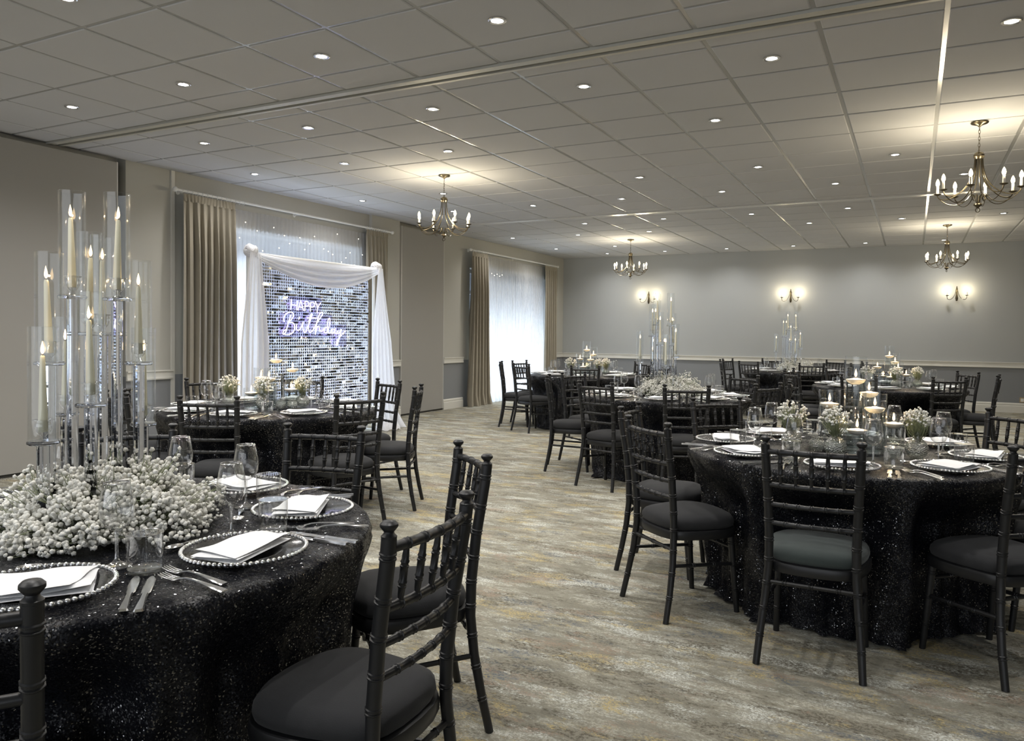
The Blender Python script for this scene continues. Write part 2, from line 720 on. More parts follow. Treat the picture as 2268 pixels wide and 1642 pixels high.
def tile_seen(t):
    for x in (t[0], t[1]):
        for y in (t[2], t[3]):
            p_ = cam_px(x, y, ZC)
            if p_ and -20 < p_[0] < 2288 and -20 < p_[1] < 1662:
                return True
    return False


seen = sorted([t for t in tiles if tile_seen(t)], key=lambda t: cam_depth((t[0] + t[1]) / 2, (t[2] + t[3]) / 2))
rest = [t for t in tiles if t not in set(seen)]
near, far = seen[:296], seen[296:]
G = 0.013
cache = {}


def tile_mb(w, d, b=None, x=0, y=0):
    b = b or MB()
    e = 0.006
    w2, d2 = w / 2 - G, d / 2 - G
    vs = []
    for ww, dd, z in ((w2, d2, 0.016), (w2, d2, 0.004), (w2 - e, d2 - e, 0.0)):
        vs += [(x - ww, y - dd, z), (x + ww, y - dd, z), (x + ww, y + dd, z), (x - ww, y + dd, z)]
    fs = [(0, 1, 2, 3), (8, 11, 10, 9)]
    for r in (0, 4):
        for k in range(4):
            l = (k + 1) % 4
            fs.append((r + k, r + 4 + k, r + 4 + l, r + l))
    b.add(vs, fs)
    return b


for x0, x1, y0, y1 in near:
    key = (round(x1 - x0, 3), round(y1 - y0, 3))
    if key not in cache:
        cache[key] = tile_mb(*key).mesh('ceiling_tile', 'ceiling_tile_paint', False)
    link('ceiling_tile', cache[key], ceiling, ((x0 + x1) / 2, (y0 + y1) / 2, ZC + random.uniform(-.0006, .0006)))
b = MB()
for x0, x1, y0, y1 in far + rest:
    tile_mb(x1 - x0, y1 - y0, b, (x0 + x1) / 2, (y0 + y1) / 2)
obj('ceiling_tiles', b, 'ceiling_tile_paint', ceiling, smooth=False, loc=(0, 0, ZC), kind='stuff')
for x in xl[1:-1]:
    for ya, yb in ((YF, 4.205), (4.345, 10.10), (10.27, YB)):
        bb = MB()
        bb.box(x - .014, x + .014, ya, yb, ZC + .006, ZC + .014)
        obj('grid_bar', bb, 'recessed_bar', ceiling, smooth=False)
for y in ylines[1:-1] + ylines2[1:-1] + ylines3[1:-1]:
    bb = MB()
    bb.box(XL, XR, y - .013, y + .013, ZC + .0065, ZC + .0145)
    obj('grid_bar', bb, 'recessed_bar', ceiling, smooth=False)
for n_, (y0, y1) in enumerate(((4.205, 4.345), (10.10, 10.27))):
    b = MB()
    b.cur = 0
    if n_ == 0:
        b.box(XL, XR, y0, y0 + .058, ZC - .014, ZC + .03)
        b.box(XL, XR, y1 - .028, y1, ZC - .010, ZC + .03)
        b.cur = 1
        b.box(XL, XR, y0 + .058, y1 - .028, ZC + .014, ZC + .03)
    else:
        b.box(XL, XR, y0 + .02, y0 + .075, ZC - .010, ZC + .03)
        b.box(XL, XR, y1 - .08, y1 - .03, ZC - .010, ZC + .03)
        b.cur = 1
        b.box(XL, XR, y0, y1, ZC + .012, ZC + .03)
    obj('trim_%d' % (5 + n_), b, ['track_metal', 'dark_gap'] if n_ == 0 else ['grid_metal', 'dark_gap'], smooth=False, kind='structure')

# folding partition leaves parked on the window wall
for y0, y1, x1, lab in ((1.0, 4.862, -6.829, 'tall plain grey folding partition leaf parked behind the front candelabra table'),
                        (9.572, 10.765, -6.875, 'tall narrow grey partition leaf between the two curtained windows')):
    t = thing('partition_leaf', lab, 'partition', (x1 - .04, (y0 + y1) / 2, 0.03), 0, 'folding partition leaves')
    h = (y1 - y0) / 2
    b = MB()
    b.box(-.03, .037, -h + .012, h - .012, 0, 2.855)
    obj('panel', b, 'partition_laminate', t, smooth=False)
    for s_ in (-1, 1):
        b = MB()
        b.box(-.034, .04, min(s_ * h, s_ * (h - .012)), max(s_ * h, s_ * (h - .012)), 0, 2.857)
        obj('edge_strip', b, 'grid_metal', t, smooth=False)
    b = MB()
    b.box(-.02, .02, -h + .02, h - .02, -.028, 0)
    obj('bottom_seal', b, 'dark_gap', t, smooth=False)

# ------------------------------------------------------------------ downlights
DL = [(.5, -1.5), (-1.5, -1.5), (-3.5, -1.5), (-5.5, -1.5), (-2.5, -3.5), (-4.5, -3.5), (-.5, -3.5), (2.5, -1.5), (4.5, .5), (2.5, .53), (.5, .53), (-1.5, .53), (-3.5, .53), (-5.5, .53),
      (1.5, 2.53), (-2.5, 2.5), (-4.5, 2.5), (-6.5, 2.5), (3.5, 5.58), (1.5, 5.6), (-.5, 5.6), (-6.5, 5.5), (-4.5, 5.5), (-5.5, 7.5), (2.5, 7.6), (.5, 7.55), (-1.5, 7.52), (-3.5, 7.52),
      (5.5, 12.7), (3.5, 12.68), (2.5, 10.6), (1.5, 12.6), (.5, 10.6), (-1.5, 10.5), (-3.5, 10.5), (-6.5, 12.4), (-4.5, 12.48), (-2.5, 12.55), (-4.5, 15.48), (-6.5, 15.48), (-5.5, 17.5),
      (2.5, 17.5), (.5, 17.5), (-1.5, 17.5), (-3.5, 17.5), (4.5, 17.6), (6.5, 2.5), (6.5, 7.5), (7.5, 12.6), (4.5, 7.6), (-6.6, -3.5), (5.5, -1.5),
      (-5.5, -5.5), (-3.5, -5.5), (-1.5, -5.5), (.5, -5.5), (2.5, -5.5), (-4.5, -7.5), (-2.5, -7.5), (-.5, -7.5)]  # these two rows are out of view, added to brighten the foreground tables
bz = MB()
bz.lathe([(0.031, 0.004), (0.033, -0.003), (0.045, -0.005), (0.050, -0.002), (0.050, 0.004)], 24)
bez_me = bz.mesh('bezel', 'chrome')
lz = MB()
lz.lathe([(0.0001, -0.0015), (0.030, -0.0015), (0.031, 0.003)], 20)
lens_me = lz.mesh('lamp_lens', 'downlight_glow')
spot_d = bpy.data.lights.new('downlight_beam', 'SPOT')
spot_d.energy = DOWN_W
spot_d.spot_size = radians(150)
spot_d.spot_blend = 1.0
spot_d.shadow_soft_size = 0.035
spot_d.color = (1.0, 0.97, 0.935)
ORD = ['first', 'second', 'third', 'fourth', 'fifth', 'sixth', 'seventh', 'eighth', 'ninth', 'tenth', 'eleventh', 'twelfth']
ROWS = [17.5, 15.5, 12.5, 10.5, 7.5, 5.5, 2.5, .5, -1.5, -3.5, -5.5, -7.5]


def dl_label(i, j):
    r = min(range(12), key=lambda q: abs(ROWS[q] - j))
    mates = sorted(a for a, c_ in DL if min(range(12), key=lambda q: abs(ROWS[q] - c_)) == r)
    return 'recessed chrome ceiling downlight, %s from window wall in %s row from back wall' % (ORD[mates.index(i)], ORD[r])


for k, (i, j) in enumerate(DL):
    x, y = GX0 + GXP * i, GY0 + GYP * j
    if j < 0:
        y = {-1.5: 3.613, -3.5: 2.42, -5.5: 1.21, -7.5: 0.02}[j]
    lab = dl_label(i, j)
    t = thing('ceiling_downlight', lab, 'downlight', (x, y, ZC - .0045), 0, 'recessed ceiling downlights')
    link('bezel', bez_me, t)
    link('lamp_lens', lens_me, t)
    o = bpy.data.objects.new('downlight_beam', spot_d)
    COL.objects.link(o)
    o.location = (x, y, ZC - 0.012)


# ------------------------------------------------------------------ chandeliers and wall lights
def bulb_parts(t, x, y, z):
    """candle sleeve, drip pan and glowing bulb with its base at (x,y,z)"""
    p_ = MB()
    p_.lathe([(0.0001, -.012), (.008, -.010), (.026, -.001), (.029, .003), (.027, .004), (.006, .002), (0.0001, .002)], 16, (x, y, z))
    pan = obj('drip_pan', p_, 'brass', t)
    s_ = MB()
    s_.lathe([(0.010, .003), (.010, .062), (.0085, .064)], 12, (x, y, z))
    obj('candle_sleeve', s_, 'white_wax', pan)
    g_ = MB()
    g_.lathe([(0.006, .064), (.0125, .074), (.0145, .086), (.0115, .102), (.005, .117), (0.0001, .124)], 12, (x, y, z))
    obj('candle_bulb', g_, 'bulb_glow', pan)


def bez(p0, p1, p2, p3, n=14):
    o = []
    for i in range(n + 1):
        t = i / n
        a, b_, c_, d = (1 - t) ** 3, 3 * t * (1 - t) ** 2, 3 * t * t * (1 - t), t ** 3
        o.append(tuple(a * p0[k] + b_ * p1[k] + c_ * p2[k] + d * p3[k] for k in range(len(p0))))
    return o


def pol(r, z, a):
    return (r * cos(a), r * sin(a), z)


def make_chandelier():
    t = thing('chandelier', 'x', 'chandelier')
    b = MB()
    b.lathe([(0.0001, 0), (.058, 0), (.062, -.008), (.055, -.016), (.02, -.026), (.012, -.034), (0.006, -.04), (0.0001, -.04)], 24)
    obj('canopy', b, 'brass', t)
    b = MB()
    z = -.036
    k = 0
    while z > -.215:
        pts = []
        for q in range(10):
            a = 2 * pi * q / 10
            dx, dz = .007 * cos(a), .0165 * sin(a)
            pts.append((dx, 0, z - .015 + dz) if k % 2 else (0, dx, z - .015 + dz))
        b.tube(pts, .0018, 6, closed=True)
        z -= .0255
        k += 1
    obj('chain', b, 'brass', t)
    b = MB()
    b.lathe([(0.0001, -.225), (.012, -.228), (.03, -.238), (.038, -.252), (.036, -.262), (.04, -.266), (.036, -.272), (.03, -.285), (0.0001, -.285)], 24)
    obj('crown', b, 'brass', t)
    b = MB()
    b.lathe([(0.0001, -.60), (.006, -.604), (.01, -.615), (.03, -.628), (.032, -.636), (.014, -.652), (.006, -.66), (0.0001, -.662)], 18)
    pts = [(.016 * cos(a), 0, -.676 + .016 * sin(a)) for a in [2 * pi * q / 14 for q in range(14)]]
    b.tube(pts, .003, 6, closed=True)
    obj('finial', b, 'brass', t)
    for k in range(8):
        a = 2 * pi * k / 8 + .2
        prof = bez((.026, -.27), (.028, -.42), (.07, -.50), (.16, -.555), 12) + bez((.16, -.555), (.22, -.585), (.275, -.58), (.28, -.535), 8)[1:]
        b = MB()
        b.tube([pol(r, z, a) for r, z in prof], .0045, 7)
        a2 = a + pi / 8
        pr2 = bez((.012, -.62), (.03, -.54), (.05, -.545), (.075, -.585), 8) + bez((.075, -.585), (.12, -.64), (.20, -.64), (.262, -.57), 10)[1:]
        b.tube([pol(r, z, a) for r, z in pr2], .0032, 6)
        obj('arm', b, 'brass', t)
        bulb_parts(t, .28 * cos(a), .28 * sin(a), -.527)
    return t


CP = [(-4.417, 6.902, 'eight-arm brass chandelier hanging beyond the birthday backdrop table'),
      (0.42, 6.939, 'large eight-arm brass chandelier hanging over the open carpet by the front candle table'),
      (-4.412, 12.93, 'small-looking brass chandelier hanging above the far window candle table'),
      (0.413, 13.05, 'brass chandelier hanging close to the back wall above one sconce')]
chand = make_chandelier()
pt_d = bpy.data.lights.new('bulb_light', 'POINT')
pt_d.energy = CHAND_W
pt_d.color = (1.0, 0.86, 0.62)
pt_d.shadow_soft_size = 0.008
for k, (x, y, lab) in enumerate(CP):
    if k == 0:
        t = chand
        t.location = (x, y, ZC)
        t['label'] = lab
        t['group'] = 'brass chandeliers'
    else:
        t = dup(chand, (x, y, ZC), .35 * k, lab, 'brass chandeliers')
    for q in range(4):
        a = 2 * pi * (q * 2) / 8 + .2 + .35 * k
        o = bpy.data.objects.new('bulb_light', pt_d)
        COL.objects.link(o)
        o.location = (x + .28 * cos(a), y + .28 * sin(a), ZC - .436)

sc_d = bpy.data.lights.new('sconce_light', 'POINT')
sc_d.energy = 1.5
sc_d.color = (1.0, 0.84, 0.56)
sc_d.shadow_soft_size = 0.008
for x, lab in ((-4.93, 'brass two-candle wall light partly behind the middle candelabra'),
               (-2.11, 'brass two-candle wall light above the rear candelabra'),
               (0.66, 'brass two-candle wall light on bare back wall, beneath a chandelier')):
    t = thing('wall_sconce', lab, 'wall light', (x, YB, 2.03), 0, 'brass wall lights')
    b = MB()
    b.lathe([(0.0001, -.11), (.014, -.10), (.022, -.06), (.016, 0), (.014, .05), (.02, .08), (.01, .12), (.006, .15), (0.0001, .155)], 14, (0, -.03, 0))
    b.tube([(0, 0, 0), (0, -.03, 0)], .012, 8)
    obj('backplate', b, 'brass', t)
    for s_ in (-1, 1):
        b = MB()
        pr = bez((.01, .10), (.02, .0), (.06, -.08), (.11, -.085), 10) + bez((.11, -.085), (.145, -.085), (.15, -.06), (.15, -.02), 7)[1:]
        b.tube([(s_ * r, -.05 - .55 * r, z) for r, z in pr], .004, 6)
        obj('arm', b, 'brass', t)
        bulb_parts(t, s_ * .15, -.1325, -.012)
        o = bpy.data.objects.new('sconce_light', sc_d)
        COL.objects.link(o)
        o.location = (x + s_ * .15, YB - .1325, 2.11)

t = thing('wall_socket', 'small brass double socket above the back wall skirting', 'socket', (1.70, YB, .225), 0)
b = MB()
b.box(-.073, .073, -.008, 0, -.043, .043)
obj('face_plate', b, 'brass_plate', t, smooth=False)
for s_ in (-1, 1):
    b = MB()
    b.box(s_ * .035 - .022, s_ * .035 + .022, -.011, -.008, -.028, .026)
    obj('outlet', b, 'white_plastic', t, smooth=False)

# ------------------------------------------------------------------ curtains
def cloth_sheet(y0, y1, x, ztop, zbot, folds, amp, seed, taper=0.0, gather=None, ny=None, flare=0.0, nz=26):
    """pleated hanging cloth on the window wall; ripples grow downward"""
    rr = random.Random(seed)
    ny = ny or folds * 12
    ph = [rr.uniform(0, 6.28) for _ in range(5)]
    amps = [rr.uniform(.6, 1.3) for _ in range(folds + 2)]
    b = MB()
    vs = []
    for k in range(nz + 1):
        v = k / nz
        z = ztop + (zbot - ztop) * v
        for i in range(ny + 1):
            u = i / ny
            w = (y1 - y0)
            yc = (y0 + y1) / 2
            g = gather(v) if gather else 1.0
            y = yc + (u - .5) * w * g + flare * v * v * (u - .5)
            a = amps[int(u * folds)] * (1 - (u * folds % 1)) + amps[int(u * folds) + 1] * (u * folds % 1)
            ang = 2 * pi * folds * (u + .012 * sin(3 * v + ph[0] + 7 * u)) + ph[1]
            top = min(1, .35 + 3 * v)
            s_ = (2.2 * abs(sin(ang / 2)) ** .75 - 1.2) + .18 * sin(2 * ang + ph[2] + 2 * v)
            xx = x + amp * a * top * s_
            if v > .93 and zbot < .03:
                xx += (v - .93) * .6 * (0.6 + .4 * sin(ang * .5))
            vs.append((xx, y + amp * .35 * cos(ang) * top, z))
    fs = []
    for k in range(nz):
        for i in range(ny):
            a_ = k * (ny + 1) + i
            fs.append((a_, a_ + 1, a_ + ny + 2, a_ + ny + 1))
    b.add(vs, fs)
    return b


def curtain_pole(y0, y1, x, z, lab, rings):
    t = thing('curtain_pole', lab, 'curtain pole', (0, 0, 0), 0, 'white curtain poles')
    b = MB()
    b.tube([(x, y0, z), (x, y1, z)], .014, 12)
    obj('rod', b, 'white_plastic', t)
    for y, s_ in ((y0, -1), (y1, 1)):
        b = MB()
        b.ball((x, y + s_ * .02, z), .027, 14, 9)
        obj('finial', b, 'white_plastic', t)
    for y in (y0 + .12, (y0 + y1) / 2, y1 - .12):
        b = MB()
        b.tube([(XL, y, z), (x + .01, y, z)], .009, 8)
        b.lathe([(.026, 0), (.026, .006), (.0001, .007)], 12, (0, 0, 0), mat=Matrix.Translation((XL, y, z)) @ Matrix.Rotation(pi / 2, 4, 'Y'))
        obj('bracket', b, 'white_plastic', t)
    rb = MB()
    rb.tube([(.021 * cos(a), 0, .021 * sin(a)) for a in [2 * pi * q / 12 for q in range(12)]], .003, 5, closed=True)
    rme = rb.mesh('curtain_ring', 'white_plastic')
    for y in rings:
        link('curtain_ring', rme, t, (x, y, z - .006))
    return t


PX = XL + .14
PZ = 2.725
curtain_pole(5.47, 9.15, PX, PZ, 'white curtain pole with rings above the birthday backdrop',
             [5.53 + .064 * i for i in range(14)] + [8.58 + .05 * i for i in range(10)])
curtain_pole(11.43, 15.04, PX, PZ - .02, 'white curtain pole with rings over the far window',
             [11.48 + .06 * i for i in range(9)] + [14.45 + .06 * i for i in range(9)])


def curtain(lab, y0, y1, zt, zb, folds, amp, seed, **kw):
    t = thing('curtain', lab, 'curtain', (0, 0, 0), 0, 'long beige curtains')
    b = cloth_sheet(y0, y1, PX, zt - .075, zb, folds, amp, seed, **kw)
    obj('drape', b, 'curtain_beige', t, sharp=None)
    b = cloth_sheet(y0, y1, PX + .004, zt, zt - .08, folds * 2, .008, seed + 1, nz=3)
    obj('pleated_heading', b, 'curtain_beige', t, sharp=None)


curtain('long beige curtain gathered between the partition leaf and the birthday backdrop', 5.55, 6.24, 2.70, .012, 8, .055, 3, flare=.05)
curtain('narrow beige curtain hanging behind the knotted end of backdrop drape', 8.56, 9.06, 2.70, .012, 6, .04, 4)
curtain('beige curtain beside the narrow partition leaf, puddling on the carpet', 11.46, 12.02, 2.68, .004, 6, .05, 6, flare=.18)
curtain('beige curtain at the far window next to the back wall corner', 14.42, 15.03, 2.68, .012, 6, .045, 7)

for lab, y0, y1, n_, sd in (('sheer white voile hanging behind the sequin backdrop', 5.85, 8.72, 42, 11),
                            ('bright sheer voile half at the far window beside the beige curtain', 11.95, 13.28, 22, 12),
                            ('bright sheer voile half at the far window nearer the back wall', 13.30, 14.6, 22, 13)):
    b = cloth_sheet(y0, y1, XL + .03, 2.66, .01, n_, .014 if n_ > 30 else .024, sd, ny=n_ * 7, flare=.12 if n_ < 30 else 0)
    tag(obj('voile_curtain', b, 'sheer_voile', sharp=None), lab, 'voile curtain', 'white voile curtains')

# fairy lights caught in the voile
t = thing('string_lights', 'tiny warm fairy lights strung over the voile above the backdrop', 'string lights')
b = MB()
w = MB()
pts = []
for i in range(26):
    y = 6.35 + 2.2 * i / 25
    z = 2.33 + .16 * sin(i * 2.4) + .09 * sin(i * 1.1)
    pts.append((XL + .085, y, z))
    if i % 1 == 0:
        b.ball((XL + .09, y, z), .0055, 6, 4)
w.tube(pts, .0008, 4)
obj('cable', w, 'white_plastic', t)
obj('fairy_bulbs', b, 'fairy_glow', t, kind='stuff')
t = thing('string_lights', 'three tiny fairy lights near the top of the far window voile', 'string lights')
b = MB()
w = MB()
pts = []
for i in range(5):
    y, z = 12.25 + .1 * i, 2.36 - .03 * (i % 2)
    pts.append((XL + .085, y, z))
    b.ball((XL + .09, y, z), .006, 6, 4)
w.tube(pts, .0008, 4)
obj('cable', w, 'white_plastic', t)
obj('fairy_bulbs', b, 'fairy_glow', t, kind='stuff')

# ------------------------------------------------------------------ birthday backdrop
BX, BY0, BY1, BH = -6.25, 5.95, 8.09, 2.12
t = thing('sequin_backdrop', 'shimmering mirrored sequin wall panel standing before the voile', 'backdrop', (0, 0, 0))
b = MB()
for y in (BY0, BY1):
    b.tube([(BX, y, 0), (BX, y, BH)], .019, 10)
    b.box(BX - .22, BX + .22, y - .025, y + .025, 0, .012)
b.tube([(BX, BY0, BH - .02), (BX, BY1, BH - .02)], .016, 10)
obj('stand_frame', b, 'white_plastic', t)
PY0, PY1, PZ0, PZ1 = 6.07, 7.93, .06, 2.04
b = MB()
b.box(BX + .02, BX + .032, PY0, PY1, PZ0, PZ1)
obj('backing_board', b, 'backdrop_board', t, smooth=False)
# lattice of square sequins, each hanging from its own pin with its own tilt
nc, nr = 54, 58
cw, rh = (PY1 - PY0) / nc, (PZ1 - PZ0) / nr
vs, fs = [], []
k = 0
run = {}
for r in range(nr):
    c_ = 0
    while c_ < nc:
        ln = random.choice([1, 1, 1, 1, 2, 3, 4])
        ty = random.gauss(0, .17)
        tz = random.gauss(0, .17)
        for q in range(ln):
            if c_ >= nc:
                break
            yc = PY0 + (c_ + .5) * cw
            zc = PZ0 + (r + .5) * rh
            hw = cw * .40
            hh = rh * .395
            x0 = BX + .046
            a1 = ty + random.gauss(0, .02)
            a2 = tz + random.gauss(0, .02)
            for dy, dz in ((-hw, -hh), (hw, -hh), (hw, hh), (-hw, hh)):
                xx = x0 + dy * a1 + dz * a2
                vs.append((xx, yc + dy, zc + dz))
            for dy, dz in ((-hw, -hh), (hw, -hh), (hw, hh), (-hw, hh)):
                vs.append((x0 - .0012 + dy * a1 + dz * a2, yc + dy, zc + dz))
            o_ = k * 8
            fs += [(o_, o_ + 1, o_ + 2, o_ + 3), (o_ + 7, o_ + 6, o_ + 5, o_ + 4), (o_, o_ + 4, o_ + 5, o_ + 1), (o_ + 1, o_ + 5, o_ + 6, o_ + 2), (o_ + 2, o_ + 6, o_ + 7, o_ + 3), (o_ + 3, o_ + 7, o_ + 4, o_)]
            k += 1
            c_ += 1
b = MB()
b.add(vs, fs)
pbr('mirror_sequin', (0.40, 0.40, 0.40), 0.10, metal=1.0, var=0.1, scale=40)
obj('square_sequins', b, 'mirror_sequin', t, smooth=False, kind='stuff')

# neon words
NEON = {'h': [[(6.506, 1.633), (6.493, 1.517)], [(6.598, 1.621), (6.587, 1.515)], [(6.501, 1.572), (6.593, 1.569)]],
        'a': [[(6.606, 1.512), (6.651, 1.626), (6.697, 1.51)], [(6.624, 1.551), (6.683, 1.546)]],
        'p': [[(6.722, 1.617), (6.719, 1.509)], [(6.722, 1.617), (6.757, 1.619), (6.781, 1.605), (6.781, 1.58), (6.758, 1.563), (6.72, 1.561)]],
        'p2': [[(6.812, 1.61), (6.809, 1.504)], [(6.812, 1.61), (6.852, 1.614), (6.88, 1.599), (6.879, 1.573), (6.852, 1.557), (6.811, 1.556)]],
        'y': [[(6.892, 1.624), (6.932, 1.556)], [(6.982, 1.612), (6.932, 1.556), (6.919, 1.493)]]}
SCRIPT = [[(6.496, 1.456), (6.467, 1.397), (6.445, 1.338), (6.424, 1.28), (6.395, 1.243), (6.375, 1.25), (6.385, 1.277), (6.422, 1.294)],
          [(6.398, 1.379), (6.386, 1.405), (6.399, 1.444), (6.438, 1.474), (6.492, 1.49), (6.53, 1.476), (6.53, 1.437), (6.493, 1.397), (6.452, 1.372), (6.52, 1.373), (6.553, 1.344), (6.551, 1.295), (6.521, 1.258), (6.466, 1.238), (6.412, 1.238)],
          [(6.591, 1.36), (6.581, 1.32), (6.596, 1.288), (6.631, 1.294), (6.666, 1.331), (6.691, 1.381), (6.684, 1.336), (6.699, 1.282), (6.72, 1.262), (6.748, 1.297), (6.788, 1.368), (6.827, 1.444), (6.834, 1.477), (6.815, 1.469), (6.793, 1.413), (6.779, 1.333), (6.788, 1.277), (6.817, 1.267),
           (6.854, 1.293), (6.912, 1.365), (6.979, 1.438), (7.015, 1.48), (6.998, 1.502), (6.956, 1.468), (6.923, 1.396), (6.902, 1.314), (6.891, 1.24)],
          [(6.62, 1.41), (6.636, 1.44)],
          [(6.759, 1.433), (6.831, 1.43), (6.908, 1.433)],
          [(6.898, 1.273), (6.929, 1.329), (6.959, 1.335), (6.969, 1.289), (6.995, 1.276), (7.033, 1.3), (7.05, 1.315)],
          [(7.117, 1.326), (7.079, 1.326), (7.044, 1.289), (7.064, 1.261), (7.11, 1.285), (7.14, 1.358), (7.146, 1.421), (7.128, 1.433), (7.103, 1.378), (7.102, 1.295), (7.129, 1.256), (7.164, 1.269)],
          [(7.227, 1.299), (7.191, 1.306), (7.168, 1.272), (7.195, 1.254), (7.231, 1.286), (7.241, 1.323), (7.235, 1.27), (7.263, 1.252), (7.282, 1.286)],
          [(7.282, 1.286), (7.276, 1.26), (7.302, 1.254), (7.334, 1.286), (7.35, 1.302), (7.327, 1.233), (7.295, 1.148), (7.277, 1.112), (7.259, 1.122), (7.283, 1.17), (7.339, 1.223), (7.432, 1.29)]]


def smooth_path(pts, n=6):
    if len(pts) < 4:
        return pts
    o = []
    P = [pts[0]] + list(pts) + [pts[-1]]
    for i in range(1, len(P) - 2):
        for k in range(n):
            t_ = k / n
            o.append(tuple(.5 * ((2 * P[i][j]) + (-P[i - 1][j] + P[i + 1][j]) * t_ + (2 * P[i - 1][j] - 5 * P[i][j] + 4 * P[i + 1][j] - P[i + 2][j]) * t_ ** 2 + (-P[i - 1][j] + 3 * P[i][j] - 3 * P[i + 1][j] + P[i + 2][j]) * t_ ** 3) for j in range(2)))
    o.append(pts[-1])
    return o


NX = -6.165
t = thing('neon_sign', 'glowing violet-white neon sign reading HAPPY Birthday on the sequin wall', 'neon sign', (0, 0, 0))
for key, strokes in NEON.items():
    b = MB()
    for st in strokes:
        b.tube([(NX, y, z) for y, z in st], .0052, 8)
    obj('letter', b, 'neon_tube', t)
b = MB()
for st in SCRIPT:
    b.tube([(NX, y, z) for y, z in smooth_path(st)], .0052, 8)
obj('script_word', b, 'neon_tube', t)
b = MB()
b.box(NX - .018, NX - .012, 6.46, 7.01, 1.475, 1.665)
b.box(NX - .018, NX - .012, 6.34, 7.20, 1.205, 1.474)
b.box(NX - .018, NX - .012, 7.201, 7.46, 1.09, 1.36)
obj('acrylic_backing', b, 'acrylic', t, smooth=False)
for y, z in ((6.49, 1.64), (6.98, 1.64), (6.38, 1.23), (7.42, 1.11), (7.17, 1.45)):
    b = MB()
    b.tube([(NX - .012, y, z), (BX + .03, y, z)], .004, 8)
    obj('standoff', b, 'chrome', t)


def drape_mesh(path_fn, nu, nv):
    b = MB()
    vs = [path_fn(i / nu, j / nv) for j in range(nv + 1) for i in range(nu + 1)]
    fs = []
    for j in range(nv):
        for i in range(nu):
            a_ = j * (nu + 1) + i
            fs.append((a_, a_ + 1, a_ + nu + 2, a_ + nu + 1))
    b.add(vs, fs)
    return b


t = thing('chiffon_drape', 'white chiffon swag knotted across the top of the sequin backdrop', 'drape', (0, 0, 0))


def swag(u, v):
    # u along, v across the gathered width
    y = BY0 + (BY1 - BY0) * u
    sag = 4 * u * (1 - u)
    z = BH - .01 - sag * (.03 + .235 * v) - .06 * v
    x = BX + .085 + .04 * sag + .022 * sin(v * 26 + 2 * u) * (.35 + sag) + .02 * v
    return (x, y, z)


obj('swag', drape_mesh(swag, 40, 60), 'chiffon', t, sharp=None)
for y in (BY0, BY1):
    b = MB()
    rr = random.Random(int(y * 10))
    for q in range(7):
        a = rr.uniform(0, 6.28)
        tilt = Matrix.Rotation(rr.uniform(-1, 1), 4, 'X') @ Matrix.Rotation(rr.uniform(-1, 1), 4, 'Y')
        pts = [(tilt @ Vector((.05 * cos(2 * pi * k / 16), .055 * sin(2 * pi * k / 16), .012 * sin(3 * 2 * pi * k / 16)))) for k in range(16)]
        b.tube([(p_[0] + BX + .04, p_[1] + y, p_[2] + BH) for p_ in pts], .024, 7, closed=True)
    obj('knot', b, 'chiffon', t)
    sg = 1

    def tail(u, v, y=y):
        w = .04 + .13 * min(1, v * 2.2) + (.12 * v * v if y > 7 else .03)
        off = .03 * v + (.10 * v * v if y > 7 else -.05 * v)
        yy = y + off + (u - .5) * w * 2
        z = BH - .02 - (BH - .03) * v
        x = BX + .105 + .032 * sin(u * 34 + 1.5 * v) * (.4 + v) + (.12 * max(0, v - .9) * 10 * (.6 + .4 * sin(u * 9)) if v > .9 else 0)
        return (x, yy, max(.012, z))

    obj('tail', drape_mesh(tail, 44, 40), 'chiffon', t, sharp=None)

    def puddle(u, v, y=y):
        a = 2 * pi * u
        r = .03 + .17 * v
        return (BX + .16 + r * .8 * cos(a), y + .09 + r * sin(a), .012 + .10 * (1 - v ** 1.5) * (1 + .3 * sin(5 * a + 4 * v)) + .012 * sin(9 * a))

    obj('puddle', drape_mesh(puddle, 40, 10), 'chiffon', t, sharp=None)
# uplights on the floor behind the sequin wall
area('backdrop_uplight', (-6.55, 7.0, .12), (0, radians(180 - 8), 0), .12, 1.8, 9, (0.72, 0.78, 1.0))

# ------------------------------------------------------------------ tables and chairs: positions
TC = {'R': (-.28, 4.12), 'L': (-2.05, 1.367), 'LB': (-4.15, 4.16), 'M': (-2.03, 6.97), 'F': (-4.0, 9.85), 'B': (-1.70, 13.0), 'C': (-.25, 9.681)}
TR = {k: .765 for k in TC}
TR['C'] = .80
TR['L'] = .782
TN = {'R': 'front floating-candle table', 'L': 'front candelabra table', 'LB': 'birthday backdrop table', 'M': 'middle candelabra table',
      'F': 'far window candle table', 'B': 'rear candelabra table', 'C': 'rear floating-candle table'}
ZT = .722
DIRS = ['room side', 'back room-side corner', 'back side', 'back window-side corner', 'window side', 'front window-side corner', 'front side', 'front room-side corner']
